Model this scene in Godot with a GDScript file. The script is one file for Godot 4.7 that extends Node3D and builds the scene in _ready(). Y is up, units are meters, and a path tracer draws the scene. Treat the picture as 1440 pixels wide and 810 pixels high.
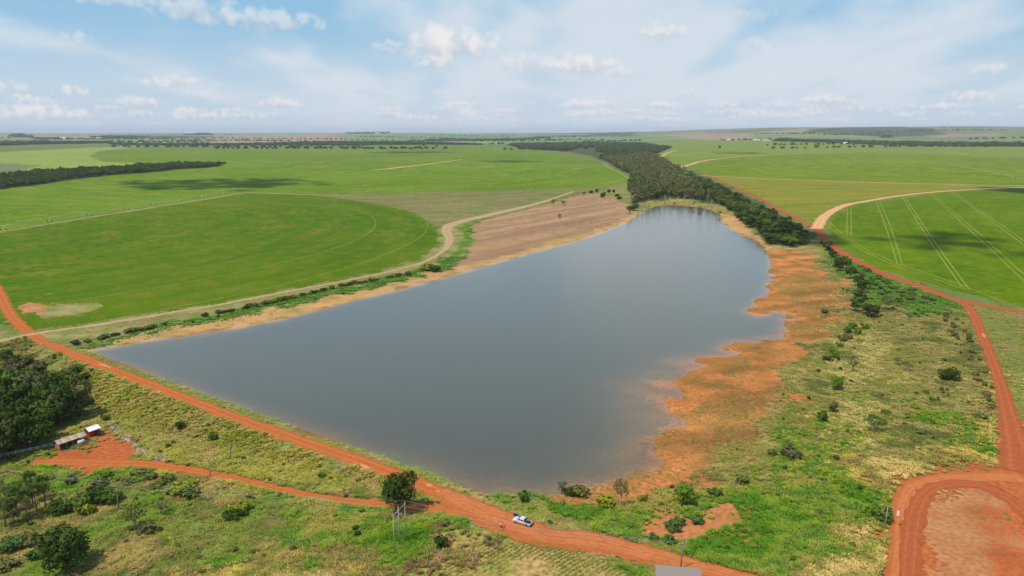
extends Node3D
# A farm reservoir seen from the air: an earth dam with a red road, crop circles, a palm-lined stream, far hills.
# x is right, z towards the viewer, y up, metres; the water stands at y = 0.

var rng := RandomNumberGenerator.new()
var lake := PackedVector2Array()
var dam := PackedVector2Array()
var dam_length := 0.0
var lake_box := Rect2()
var gx := PackedFloat32Array()
var gz := PackedFloat32Array()
var gh := PackedFloat32Array()
var wobble := FastNoiseLite.new()
var rolling := FastNoiseLite.new()
var taken := {}
var sun_towards := Vector3.ZERO

# ---------------------------------------------------------------- helpers
func pv(a: Array) -> PackedVector2Array:
	var o := PackedVector2Array()
	for i in range(0, a.size(), 2):
		o.append(Vector2(a[i], a[i + 1]))
	return o

func srgb(r: float, g: float, b: float) -> Color:
	return Color(r / 255.0, g / 255.0, b / 255.0)

func lin(r: float, g: float, b: float) -> Color:
	return srgb(r, g, b).srgb_to_linear()

func numbered(called: String) -> String:
	if not taken.has(called):
		taken[called] = 0
		return called
	taken[called] += 1
	return "%s_%03d" % [called, taken[called]]

func tag(o: Node, label: String, category := "", group := "", kind := "") -> Node:
	if label: o.set_meta("label", label)
	if category: o.set_meta("category", category)
	if group: o.set_meta("group", group)
	if kind: o.set_meta("kind", kind)
	return o

func thing(called: String, at: Vector3, turn: float, label: String, category: String, group := "") -> Node3D:
	var o := Node3D.new()
	o.name = numbered(called)
	add_child(o)
	o.position = at
	o.rotation.y = turn
	tag(o, label, category, group)
	return o

func part(called: String, mesh: Mesh, mat: Material, parent: Node, at := Vector3.ZERO, turn := Vector3.ZERO) -> MeshInstance3D:
	var o := MeshInstance3D.new()
	o.name = called
	o.mesh = mesh
	o.material_override = mat
	o.position = at
	o.rotation = turn
	parent.add_child(o, true)
	return o

func single(called: String, mesh: Mesh, mat: Material) -> MeshInstance3D:
	return part(numbered(called), mesh, mat, self)

func paint_of(c: Color, rough := 0.9, metal := 0.0, spec := 0.3) -> StandardMaterial3D:
	var m := StandardMaterial3D.new()
	m.albedo_color = c
	m.roughness = rough
	m.metallic = metal
	m.metallic_specular = spec
	return m

func ss(a: float, b: float, x: float) -> float:
	var t := clampf((x - a) / (b - a), 0.0, 1.0)
	return t * t * (3.0 - 2.0 * t)

# ---------------------------------------------------------------- shape of the land
func lake_distance(p: Vector2) -> float:
	var best := 1e12
	var inside := false
	var n := lake.size()
	var a := lake[n - 1]
	for i in n:
		var b := lake[i]
		var e := b - a
		var w := p - a
		var t := clampf(w.dot(e) / e.length_squared(), 0.0, 1.0)
		best = minf(best, (w - e * t).length_squared())
		if (a.y > p.y) != (b.y > p.y) and p.x < a.x + (p.y - a.y) / e.y * e.x:
			inside = not inside
		a = b
	return -sqrt(best) if inside else sqrt(best)

# x: distance to the dam's middle line, downstream positive; y: place along it, 0 to 1; z: distance to its prolonged line
func dam_place(p: Vector2) -> Vector3:
	var best := 1e12
	var o := Vector3.ZERO
	var run := 0.0
	var last := dam.size() - 2
	for i in last + 1:
		var a := dam[i]
		var e := dam[i + 1] - a
		var l := e.length()
		var w := p - a
		var t := w.dot(e) / (l * l)
		var tc := clampf(t, 0.0, 1.0)
		var d := (w - e * tc).length()
		if d < best - 1e-6:
			best = d
			var cr := e.x * w.y - e.y * w.x
			var tt := t if (i == 0 and t < 0.0) or (i == last and t > 1.0) else tc
			o = Vector3(d if cr >= 0.0 else -d, (run + tt * l) / dam_length, cr / l)
		run += l
	return o

func raw_height(x: float, z: float) -> float:
	var p := Vector2(x, z)
	var r := p.length()
	var sd := 200.0
	if lake_box.has_point(p):
		sd = lake_distance(p)
	var h := 0.0
	if sd > 0.0:
		h = 3.0 * ss(0.0, 90.0, sd) + 0.03 * minf(sd, 20.0)
	else:
		var k := exp(-(Vector2(62.0, -230.0) - p).length_squared() / (95.0 * 95.0))
		h = -minf(5.0, (0.13 + (0.025 - 0.13) * k) * -sd)
	if r < 700.0:
		var d := dam_place(p)
		if d.x > 0.0 and d.z > 0.0:
			var low := 2.2 - 6.5 * ss(-0.16, 0.12, d.y) * (1.0 - ss(0.25, 1.0, d.y)) - 0.025 * maxf(0.0, d.z - 20.0) * ss(-0.16, 0.1, d.y) * (1.0 - ss(0.45, 1.0, d.y))
			h = low if d.z > 9.0 else h + (low - h) * ss(0.0, 9.0, d.z)
		h = maxf(h, 2.2 - maxf(0.0, absf(d.x - 0.9) - 3.6) * (0.5 if d.x > 0.0 else 0.46))
	if r > 1500.0:
		var az := rad_to_deg(atan2(x, -z))
		h += ss(2500.0, 14000.0, r) * (32.0 + 125.0 * ss(2.0, 24.0, az))
		h += rolling.get_noise_2d(x, z) * ss(1800.0, 9000.0, r) * 38.0
	if sd < 60.0:
		h += wobble.get_noise_2d(x * 1.7 + 300.0, z * 1.7) * 0.42 * exp(-absf(sd) / 16.0) * (1.0 if x > 20.0 and z > -480.0 else 0.35)
	h += wobble.get_noise_2d(x, z) * 0.22 * ss(-1.0, 30.0, absf(sd) + 8.0)
	return h

func grow(from: float, step: float, factor: float, upto: float) -> PackedFloat32Array:
	var o := PackedFloat32Array()
	var x := from
	var s := step
	while x < upto:
		s *= factor
		x += s
		o.append(x)
	return o

func make_grid() -> void:
	var out := grow(280.0, 2.0, 1.075, 27000.0)
	for i in range(out.size() - 1, -1, -1):
		gx.append(-out[i])
	for i in 281:
		gx.append(-280.0 + 2.0 * i)
	gx.append_array(out)
	var far := grow(540.0, 2.0, 1.045, 27000.0)
	for i in range(far.size() - 1, -1, -1):
		gz.append(-far[i])
	for i in 221:
		gz.append(-540.0 + 2.0 * i)
	for q in grow(-100.0, 4.0, 1.35, 2500.0):
		gz.append(q)
	var nx := gx.size()
	var rows := gz.size()
	var parts: Array = []
	parts.resize(rows)
	var job := func(j: int) -> void:
		var a := PackedFloat32Array()
		a.resize(nx)
		for i in nx:
			a[i] = raw_height(gx[i], gz[j])
		parts[j] = a
	var id := WorkerThreadPool.add_group_task(job, rows)
	WorkerThreadPool.wait_for_group_task_completion(id)
	gh = PackedFloat32Array()
	for j in rows:
		gh.append_array(parts[j])

# height of the ground sheet itself, on the very triangle that lies there
func ground_at(x: float, z: float) -> float:
	var i := clampi(gx.bsearch(x) - 1, 0, gx.size() - 2)
	var j := clampi(gz.bsearch(z) - 1, 0, gz.size() - 2)
	var u := (x - gx[i]) / (gx[i + 1] - gx[i])
	var v := (z - gz[j]) / (gz[j + 1] - gz[j])
	var n := gx.size()
	var a := gh[j * n + i]
	var b := gh[j * n + i + 1]
	var c := gh[(j + 1) * n + i]
	var d := gh[(j + 1) * n + i + 1]
	if u + v <= 1.0:
		return a + (b - a) * u + (c - a) * v
	return d + (c - d) * (1.0 - u) + (b - d) * (1.0 - v)

func on_ground(p: Vector2, lift := 0.0) -> Vector3:
	return Vector3(p.x, ground_at(p.x, p.y) + lift, p.y)

func grid_normal(i: int, j: int) -> Vector3:
	var n := gx.size()
	var i0 := maxi(i - 1, 0)
	var i1 := mini(i + 1, n - 1)
	var j0 := maxi(j - 1, 0)
	var j1 := mini(j + 1, gz.size() - 1)
	return Vector3(-(gh[j * n + i1] - gh[j * n + i0]) / (gx[i1] - gx[i0]), 1.0, -(gh[j1 * n + i] - gh[j0 * n + i]) / (gz[j1] - gz[j0])).normalized()

# the levels of the painted ground: each a rectangle of the land with its own map of what grows or lies there
class Level:
	var box: Rect2
	var w: int
	var h: int
	var ids: PackedByteArray
	var mat: StandardMaterial3D
	var i0: int
	var i1: int
	var j0: int
	var j1: int

var levels: Array = []

func level_uv(l: Level, x: float, z: float) -> Vector2:
	return Vector2((x - l.box.position.x) / l.box.size.x, (z - l.box.position.y) / l.box.size.y)

func add_level(x0: float, z0: float, x1: float, z1: float, w: int, h: int) -> void:
	var l := Level.new()
	l.i0 = gx.bsearch(x0); l.i1 = mini(gx.bsearch(x1), gx.size() - 1)
	l.j0 = gz.bsearch(z0); l.j1 = mini(gz.bsearch(z1), gz.size() - 1)
	l.box = Rect2(gx[l.i0], gz[l.j0], gx[l.i1] - gx[l.i0], gz[l.j1] - gz[l.j0])
	l.w = w; l.h = h
	levels.append(l)

func fill_polygon(im: Image, l: Level, poly: PackedVector2Array, id: int) -> void:
	var q := PackedVector2Array()
	var top := 1e9
	var bottom := -1e9
	for p in poly:
		var u := level_uv(l, p.x, p.y) * Vector2(l.w, l.h)
		q.append(u)
		top = minf(top, u.y); bottom = maxf(bottom, u.y)
	var c := Color8(id, id, id)
	for y in range(maxi(0, int(floor(top))), mini(l.h - 1, int(ceil(bottom))) + 1):
		var cuts := PackedFloat32Array()
		var yc := y + 0.5
		var a := q[q.size() - 1]
		for b in q:
			if (a.y > yc) != (b.y > yc):
				cuts.append(a.x + (yc - a.y) / (b.y - a.y) * (b.x - a.x))
			a = b
		cuts.sort()
		for k in range(0, cuts.size() - 1, 2):
			var s := clampi(int(round(cuts[k])), 0, l.w)
			var e := clampi(int(round(cuts[k + 1])), 0, l.w)
			if e > s:
				im.fill_rect(Rect2i(s, y, e - s, 1), c)

var noise_wide: PackedByteArray
var noise_mid: PackedByteArray
var noise_fine: PackedByteArray
var noise_streak: PackedByteArray

func noise_bytes(freq: float, seed_: int, octaves: int, stretch := 1.0) -> PackedByteArray:
	var n := FastNoiseLite.new()
	n.seed = seed_
	n.noise_type = FastNoiseLite.TYPE_SIMPLEX_SMOOTH
	n.frequency = freq
	n.fractal_octaves = octaves
	var im: Image
	if stretch != 1.0:
		im = n.get_seamless_image(int(512 / stretch), 512)
		im.resize(512, 512, Image.INTERPOLATE_CUBIC)
	else:
		im = n.get_seamless_image(512, 512)
	im.convert(Image.FORMAT_L8)
	return im.get_data()

# what covers the ground: three colours mixed by drifts and grain. [colour, second colour, spot colour, share of spots, grain, edge wander in metres, pattern]
var zone_table: Array = []
var zone_rgb := PackedInt32Array()
var zone_polygons: Array = []   # [id, polygon]
var ring_centre: Dictionary = {}

func zone(c0: Array, c1: Array, c2: Array, spots: float, grain: float, wander: float, pattern := 0) -> int:
	for c in [c0, c1, c2]:
		for k in 3:
			zone_rgb.append(int(c[k]))
	zone_table.append([int(spots * 255), int(grain * 256), wander, pattern])
	return zone_table.size() - 1

func paint_level(l: Level) -> void:
	var im := Image.create(l.w, l.h, false, Image.FORMAT_L8)
	im.fill(Color8(0, 0, 0))
	for z in zone_polygons:
		fill_polygon(im, l, z[1], z[0])
	l.ids = im.get_data()
	var ids := l.ids
	var w := l.w
	var h := l.h
	var px := l.box.size.x / w
	var pz := l.box.size.y / h
	var x0 := l.box.position.x
	var z0 := l.box.position.y
	var coarse := clampf(px, 0.25, 12.0)
	var k_wide := 0.55 / sqrt(coarse * 4.0)     # pixels of noise per metre
	var k_mid := k_wide * 5.0
	var k_fine := 1.0 / px
	var k_bend := 2.2 / sqrt(coarse * 4.0)
	var rgb := zone_rgb
	var table_spots := PackedInt32Array()
	var table_grain := PackedInt32Array()
	var table_pattern := PackedInt32Array()
	for t in zone_table:
		table_spots.append(t[0]); table_grain.append(t[1]); table_pattern.append(t[3])
	var table_wander := PackedFloat32Array()
	for t in zone_table:
		table_wander.append(t[2] * 0.0125 / px)
	var final: Array = []
	final.resize(32)
	var nw := noise_wide
	var nm := noise_mid
	var nf := noise_fine
	var ns := noise_streak
	var bands := 32
	var got: Array = []
	got.resize(bands)
	var centres := ring_centre
	var job := func(b: int) -> void:
		var y_from: int = h * b / bands
		var y_to: int = h * (b + 1) / bands
		var out := PackedByteArray()
		out.resize((y_to - y_from) * w * 3)
		var who := PackedByteArray()
		who.resize((y_to - y_from) * w)
		var o := 0
		for y in range(y_from, y_to):
			var wz := z0 + (y + 0.5) * pz
			var rw := (int(wz * k_wide) & 511) * 512
			var rm := (int(wz * k_mid) & 511) * 512
			var rf := (int(wz * k_fine) & 511) * 512
			var rb := (int(wz * k_bend) & 511) * 512
			var rb2 := ((int(wz * k_bend) + 237) & 511) * 512
			for x in w:
				var wx := x0 + (x + 0.5) * px
				var a: int = nw[rw + (int(wx * k_wide) & 511)]
				var m: int = nm[rm + (int(wx * k_mid) & 511)]
				var g: int = nf[rf + (int(wx * k_fine) & 511)]
				var b2: int = nm[rb + (int(wx * k_bend) & 511)]
				var wander: float = table_wander[ids[y * w + x]]
				var xx := x + int((b2 * 2 + m + g - 512) * wander)
				var yy := y + int((a + 2 * nm[rb2 + (int(wx * k_bend) & 511)] + g - 512) * wander)
				var id: int = ids[(yy if yy >= 0 and yy < h else y) * w + (xx if xx >= 0 and xx < w else x)]
				who[o / 3] = id
				var p := id * 9
				var t := (a * 5 + m * 3 - 1024) / 5 + 128
				var pattern: int = table_pattern[id]
				var e := g
				if pattern == 1:      # sown in rings round a pivot
					var c: Vector2 = centres[id]
					var r := sqrt((wx - c.x) * (wx - c.x) + (wz - c.y) * (wz - c.y))
					var s: int = ns[(int(r * 0.8) & 511) * 512 + (int(atan2(wz - c.y, wx - c.x) * 40.0) & 511)]
					t += (s - 128) / 2
					e = (g * 3 + s) / 4
				elif pattern == 2:    # drilled or washed in lines along x
					var s2: int = ns[(int(wz * 0.9 + wx * 0.22) & 511) * 512 + (int(wx * 0.12) & 511)]
					t += (s2 - 128)
					e = (g + s2) / 2
				elif pattern == 3:    # ploughed lines running away to the right
					var s3: int = ns[(int(wx * 0.85 + wz * 0.62) & 511) * 512 + (int((wz - wx) * 0.04) & 511)]
					t += (s3 - 128)
					e = (g + s3) / 2
				t = 0 if t < 0 else (255 if t > 255 else t)
				var q := (m * 2 + e - 384) + table_spots[id]
				q = 0 if q < 0 else (255 if q > 255 else q)
				var gr := 256 + (e - 128) * table_grain[id] / 128
				for k in 3:
					var v: int = rgb[p + k] + (rgb[p + 3 + k] - rgb[p + k]) * t / 255
					v = v + (rgb[p + 6 + k] - v) * q / 255
					v = v * gr / 256
					out[o] = 0 if v < 0 else (255 if v > 255 else v)
					o += 1
		got[b] = out
		final[b] = who
	var id_ := WorkerThreadPool.add_group_task(job, bands)
	WorkerThreadPool.wait_for_group_task_completion(id_)
	var data := PackedByteArray()
	l.ids = PackedByteArray()
	for b in bands:
		data.append_array(got[b])
		l.ids.append_array(final[b])
	var tex := Image.create_from_data(w, h, false, Image.FORMAT_RGB8, data)
	l.mat = StandardMaterial3D.new()
	l.mat.albedo_texture = ImageTexture.create_from_image(tex)
	l.mat.roughness = 1.0
	l.mat.metallic_specular = 0.1
	l.mat.texture_repeat = false

func id_at(l: Level, p: Vector2) -> int:
	var u := level_uv(l, p.x, p.y)
	if u.x < 0.0 or u.y < 0.0 or u.x >= 1.0 or u.y >= 1.0:
		return 0
	return l.ids[int(u.y * l.h) * l.w + int(u.x * l.w)]

func build_ground() -> void:
	var mesh := ArrayMesh.new()
	for k in levels.size():
		var l: Level = levels[k]
		var v := PackedVector3Array()
		var n := PackedVector3Array()
		var uv := PackedVector2Array()
		var ix := PackedInt32Array()
		var cols := l.i1 - l.i0 + 1
		for j in range(l.j0, l.j1 + 1):
			for i in range(l.i0, l.i1 + 1):
				v.append(Vector3(gx[i], gh[j * gx.size() + i], gz[j]))
				n.append(grid_normal(i, j))
				uv.append(level_uv(l, gx[i], gz[j]))
		for j in range(l.j0, l.j1):
			for i in range(l.i0, l.i1):
				if k > 0:
					var s: Level = levels[k - 1]
					if i >= s.i0 and i < s.i1 and j >= s.j0 and j < s.j1:
						continue
				var a := (j - l.j0) * cols + i - l.i0
				ix.append_array(PackedInt32Array([a, a + 1, a + cols, a + 1, a + cols + 1, a + cols]))
		var arr := []
		arr.resize(Mesh.ARRAY_MAX)
		arr[Mesh.ARRAY_VERTEX] = v
		arr[Mesh.ARRAY_NORMAL] = n
		arr[Mesh.ARRAY_TEX_UV] = uv
		arr[Mesh.ARRAY_INDEX] = ix
		mesh.add_surface_from_arrays(Mesh.PRIMITIVE_TRIANGLES, arr)
		mesh.surface_set_material(k, l.mat)
	var o := MeshInstance3D.new()
	o.name = "ground"
	o.mesh = mesh
	add_child(o)
	tag(o, "rolling farmland of grass, soil and stubble out to the horizon", "", "", "structure")

func level_of_cell(i: int, j: int) -> int:
	for k in levels.size():
		var s: Level = levels[k]
		if i >= s.i0 and i < s.i1 and j >= s.j0 and j < s.j1:
			return k
	return levels.size() - 1

# a sheet that follows the ground inside an outline, a few centimetres above it
func drape(called: String, poly: PackedVector2Array, lift: float, label: String, mat: Material = null, uv_scale := 0.1) -> MeshInstance3D:
	var lo := poly[0]
	var hi := poly[0]
	for p in poly:
		lo = lo.min(p); hi = hi.max(p)
	var i_from := clampi(gx.bsearch(lo.x) - 1, 0, gx.size() - 2)
	var i_to := clampi(gx.bsearch(hi.x), 0, gx.size() - 2)
	var j_from := clampi(gz.bsearch(lo.y) - 1, 0, gz.size() - 2)
	var j_to := clampi(gz.bsearch(hi.y), 0, gz.size() - 2)
	var sts := []
	for k in levels.size():
		var st := SurfaceTool.new()
		st.begin(Mesh.PRIMITIVE_TRIANGLES)
		sts.append(st)
	var used := {}
	var inside := {}
	for j in range(j_from, j_to + 2):
		for i in range(i_from, i_to + 2):
			inside[j * 4096 + i] = Geometry2D.is_point_in_polygon(Vector2(gx[i], gz[j]), poly)
	# cells the outline runs through
	var crossed := {}
	for q in poly.size():
		var a := poly[q]
		var b := poly[(q + 1) % poly.size()]
		var steps := int(a.distance_to(b) / 0.9) + 1
		if a.length() > 900.0 and b.length() > 900.0:
			steps = int(a.distance_to(b) / 6.0) + 1
		for s in steps + 1:
			var p := a.lerp(b, float(s) / steps)
			crossed[(gz.bsearch(p.y) - 1) * 4096 + gx.bsearch(p.x) - 1] = true
	for j in range(j_from, j_to + 1):
		for i in range(i_from, i_to + 1):
			var key := j * 4096 + i
			var c := int(inside[key]) + int(inside[key + 1]) + int(inside[key + 4096]) + int(inside[key + 4097])
			if c == 0 and not crossed.has(key):
				continue
			var k := level_of_cell(i, j) if mat == null else 0
			var st: SurfaceTool = sts[k]
			used[k] = true
			var a := Vector2(gx[i], gz[j])
			var b := Vector2(gx[i + 1], gz[j])
			var d := Vector2(gx[i], gz[j + 1])
			var e := Vector2(gx[i + 1], gz[j + 1])
			for tri in [PackedVector2Array([a, b, d]), PackedVector2Array([b, e, d])]:
				if c == 4 and not crossed.has(key):
					for p in tri:
						sheet_vertex(st, p, lift, k, mat, uv_scale)
				else:
					for piece in Geometry2D.intersect_polygons(tri, poly):
						if piece.size() < 3:
							continue
						if not Geometry2D.is_polygon_clockwise(piece):
							pass
						var t := Geometry2D.triangulate_polygon(piece)
						for q in range(0, t.size(), 3):
							var p0: Vector2 = piece[t[q]]
							var p1: Vector2 = piece[t[q + 1]]
							var p2: Vector2 = piece[t[q + 2]]
							if (p1 - p0).cross(p2 - p0) < 0.0:
								var sw := p1
								p1 = p2
								p2 = sw
							for p in [p0, p1, p2]:
								sheet_vertex(st, p, lift, k, mat, uv_scale)
	var mesh := ArrayMesh.new()
	for k in used:
		sts[k].commit(mesh)
		mesh.surface_set_material(mesh.get_surface_count() - 1, mat if mat else levels[k].mat)
	var o := MeshInstance3D.new()
	o.name = numbered(called)
	o.mesh = mesh
	add_child(o)
	tag(o, label, "", "", "structure")
	return o

func sheet_vertex(st: SurfaceTool, p: Vector2, lift: float, k: int, mat: Material, uv_scale: float) -> void:
	var i := clampi(gx.bsearch(p.x) - 1, 0, gx.size() - 2)
	var j := clampi(gz.bsearch(p.y) - 1, 0, gz.size() - 2)
	st.set_normal(grid_normal(i, j))
	st.set_uv(p * uv_scale if mat else level_uv(levels[k], p.x, p.y))
	st.add_vertex(on_ground(p, lift))

func smooth_line(pts: PackedVector2Array, step: float) -> PackedVector2Array:
	var o := PackedVector2Array()
	var n := pts.size()
	for i in n - 1:
		var a := pts[maxi(i - 1, 0)]
		var b := pts[i]
		var c := pts[i + 1]
		var d := pts[mini(i + 2, n - 1)]
		var k := maxi(1, int(b.distance_to(c) / step))
		for s in k:
			o.append(b.cubic_interpolate(c, a, d, float(s) / k))
	o.append(pts[n - 1])
	return o

func outline_of(line: PackedVector2Array, half: PackedFloat32Array) -> PackedVector2Array:
	var l := PackedVector2Array()
	var r := PackedVector2Array()
	for i in line.size():
		var d := (line[mini(i + 1, line.size() - 1)] - line[maxi(i - 1, 0)]).normalized()
		var n := Vector2(-d.y, d.x)
		l.append(line[i] + n * half[i])
		r.append(line[i] - n * half[i])
	r.reverse()
	l.append_array(r)
	return l

var roads: Array = []    # [line, half widths] for keeping grass off them

# a worn track: a strip with ragged edges, ruts along it and its own earth
func ribbon(called: String, pts: PackedVector2Array, widths: Array, mat: Material, lift: float, label: String, ragged := 0.5, step := 2.0, keep := true) -> MeshInstance3D:
	var line := smooth_line(pts, step)
	var half := PackedFloat32Array()
	for i in line.size():
		var t := float(i) / (line.size() - 1) * (widths.size() - 1)
		half.append(lerpf(widths[int(t)], widths[mini(int(t) + 1, widths.size() - 1)], t - int(t)))
	if keep:
		roads.append([line, half])
	var st := SurfaceTool.new()
	st.begin(Mesh.PRIMITIVE_TRIANGLES)
	var rows := []
	var run := 0.0
	var cross := 11
	for i in line.size():
		var d := (line[mini(i + 1, line.size() - 1)] - line[maxi(i - 1, 0)]).normalized()
		var n := Vector2(-d.y, d.x)
		if i > 0:
			run += line[i].distance_to(line[i - 1])
		var row := []
		for k in cross:
			var u := -1.0 + 2.0 * k / (cross - 1)
			var w := half[i]
			if k == 0 or k == cross - 1:
				w += wobble.get_noise_3d(line[i].x * 9.0, line[i].y * 9.0, k * 40.0) * ragged * 3.2
			var p := line[i] + n * u * w
			row.append([on_ground(p, lift if k > 0 and k < cross - 1 else lift * 0.55), Vector2(0.5 + 0.5 * u, run / 24.0)])
		rows.append(row)
	for i in rows.size() - 1:
		for k in cross - 1:
			for q in [[i, k], [i, k + 1], [i + 1, k], [i, k + 1], [i + 1, k + 1], [i + 1, k]]:
				var e: Array = rows[q[0]][q[1]]
				st.set_uv(e[1])
				st.add_vertex(e[0])
	st.generate_normals()
	var o := single(called, st.commit(), mat)
	tag(o, label, "", "", "structure")
	return o

# ---------------------------------------------------------------- sky
func cloud_puff(im: Image, at: Vector2, size: Vector2, strength: float, seed_: int, white: Color, grey: Color) -> void:
	var deg := 4096.0 / 360.0
	var n := FastNoiseLite.new()
	n.seed = seed_
	n.frequency = 0.55
	n.fractal_octaves = 5
	var wide := int(size.x * deg * 1.3) + 2
	var tall := int(size.y * deg * 1.4) + 2
	var cx := (0.5 + at.x / 360.0) * 4096.0
	var cy := (0.5 - at.y / 180.0) * 2048.0
	for y in range(int(cy) - tall, int(cy) + tall + 1):
		if y < 0 or y > 1023:
			continue
		for x in range(int(cx) - wide, int(cx) + wide + 1):
			var u := (x - cx) / (size.x * deg)
			var v := (cy - y) / (size.y * deg)
			var f := n.get_noise_2d(u * 1.7 * size.x / size.y, v * 1.7) * 0.9
			var g := n.get_noise_2d(u * 5.0 * size.x / size.y + 40.0, v * 5.0) * 0.16
			var vv := v * (1.0 if v > -0.25 else 1.5)
			var d := 1.0 - (u * u + vv * vv) + f + g
			var a := ss(0.05, 0.95, d) * strength
			if a <= 0.004:
				continue
			var s := ss(-0.75, 0.55, v + f * 0.9 + g)
			var c := grey.lerp(white, s)
			var xx := posmod(x, 4096)
			im.set_pixel(xx, y, im.get_pixel(xx, y).lerp(c, a))

func make_sky() -> Image:
	var cirrus := FastNoiseLite.new()
	cirrus.seed = 298
	cirrus.frequency = 1.0
	cirrus.fractal_octaves = 5
	var small := Image.create(1024, 512, false, Image.FORMAT_RGB8)
	for y in 512:
		var el := 90.0 - (y + 0.5) * 180.0 / 512.0
		if el < -2.0:
			small.fill_rect(Rect2i(0, y, 1024, 512 - y), srgb(196, 208, 222))
			break
		var e := maxf(el, 0.0)
		var low := srgb(200, 214, 229).lerp(srgb(194, 214, 230), ss(0.0, 3.0, e))
		var c := low.lerp(srgb(148, 194, 226), ss(2.5, 9.0, e)).lerp(srgb(96, 150, 208), ss(10.0, 50.0, e))
		for x in 1024:
			var az := (x + 0.5) / 1024.0 * TAU
			var ce := cos(deg_to_rad(e))
			# a high sheet of thin cloud, drawn on a plane far above
			var k := 1.0 / (sin(deg_to_rad(e)) + 0.10)
			var px := cos(az) * ce * k
			var pz := sin(az) * ce * k
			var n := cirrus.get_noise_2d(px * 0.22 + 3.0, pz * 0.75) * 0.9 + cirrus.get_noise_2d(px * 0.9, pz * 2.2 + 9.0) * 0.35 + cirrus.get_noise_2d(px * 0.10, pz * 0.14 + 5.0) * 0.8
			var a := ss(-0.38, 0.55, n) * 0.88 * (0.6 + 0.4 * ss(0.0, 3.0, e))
			a = lerpf(a, 0.62, ss(9.0, 18.0, e) * 0.6)  # even veil added above the view to brighten the lake reflection
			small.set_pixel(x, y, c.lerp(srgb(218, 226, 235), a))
	small.resize(4096, 2048, Image.INTERPOLATE_CUBIC)
	# rows of fair-weather cumulus over the horizon, all the way round
	var r := RandomNumberGenerator.new()
	r.seed = 5
	var white := srgb(233, 233, 237)
	var grey := srgb(187, 200, 219)
	for q in 420:
		var el := 0.5 + 1.75 * pow(r.randf(), 0.8)
		var sx := r.randf_range(0.5, 1.6) * (0.5 + 0.4 * el)
		cloud_puff(small, Vector2(r.randf_range(-180, 180), el), Vector2(sx, sx * r.randf_range(0.16, 0.34)), r.randf_range(0.55, 1.0), q, white, grey)
	for q in 60:
		var az := r.randf_range(-180, 180)
		if absf(az) < 38.0:
			continue
		var sx2 := r.randf_range(0.6, 3.0)
		cloud_puff(small, Vector2(az, r.randf_range(2.5, 14.0)), Vector2(sx2, sx2 * 0.45), r.randf_range(0.4, 0.9), 700 + q, white, grey)
	# the single clouds in view
	var seen := [
		[Vector2(-4.68, 6.30), 3.5, 1.75, 1.0], [Vector2(-5.90, 5.15), 1.7, 0.7, 0.7], [Vector2(-9.47, 6.23), 1.3, 0.7, 0.5], [Vector2(-18.22, 7.79), 4.4, 1.0, 0.62], [Vector2(-23.12, 8.33), 3.0, 1.3, 0.62],
		[Vector2(-27.77, 8.55), 3.2, 0.6, 0.5], [Vector2(-30.30, 6.08), 1.0, 0.55, 0.5], [Vector2(-24.80, 3.37), 1.9, 0.6, 0.75], [Vector2(-30.94, 2.64), 1.1, 0.5, 0.7], [Vector2(-34.54, 2.79), 1.2, 0.55, 0.6],
		[Vector2(-28.89, 1.99), 0.8, 0.3, 0.3], [Vector2(-27.38, 2.06), 1.2, 0.5, 0.5], [Vector2(-22.81, 2.44), 1.5, 0.5, 0.3], [Vector2(5.47, 4.90), 3.0, 1.0, 0.8], [Vector2(4.82, 5.00), 1.4, 0.9, 0.9],
		[Vector2(0.82, 5.07), 2.6, 0.9, 0.5], [Vector2(8.19, 4.45), 1.3, 0.5, 0.5], [Vector2(11.27, 7.20), 2.1, 0.8, 0.65], [Vector2(17.32, 8.07), 2.2, 0.7, 0.3], [Vector2(17.72, 5.82), 1.6, 0.9, 0.3],
		[Vector2(17.93, 6.31), 1.0, 0.4, 0.3], [Vector2(32.84, 3.91), 1.2, 0.5, 0.55], [Vector2(13.47, 2.78), 1.1, 0.5, 0.32], [Vector2(11.77, 1.91), 1.3, 0.4, 0.55], [Vector2(6.92, 1.45), 2.0, 0.45, 0.6],
		[Vector2(27.91, 1.10), 0.8, 0.4, 0.6], [Vector2(8.53, 2.46), 0.8, 0.2, 0.35], [Vector2(19.11, 3.56), 1.2, 0.3, 0.25], [Vector2(-33.84, 1.13), 2.4, 0.7, 0.75], [Vector2(-32.59, 1.14), 1.5, 0.8, 0.85], [Vector2(-31.07, 1.07), 1.4, 0.6, 0.8],
		[Vector2(-24.09, 1.09), 1.2, 0.45, 0.8], [Vector2(-21.97, 1.11), 1.3, 0.4, 0.8], [Vector2(-19.78, 1.12), 1.4, 0.45, 0.7], [Vector2(-8.30, 1.07), 1.1, 0.5, 0.75], [Vector2(-3.61, 1.25), 1.1, 0.5, 0.6], [Vector2(19.78, 1.12), 3.4, 0.4, 0.6],
	]
	for q in seen.size():
		var s: Array = seen[q]
		cloud_puff(small, s[0], Vector2(s[1], s[2]) * 1.1, s[3], 40 + q * 7, srgb(238, 237, 238), srgb(192, 201, 216))
	return small

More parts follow.
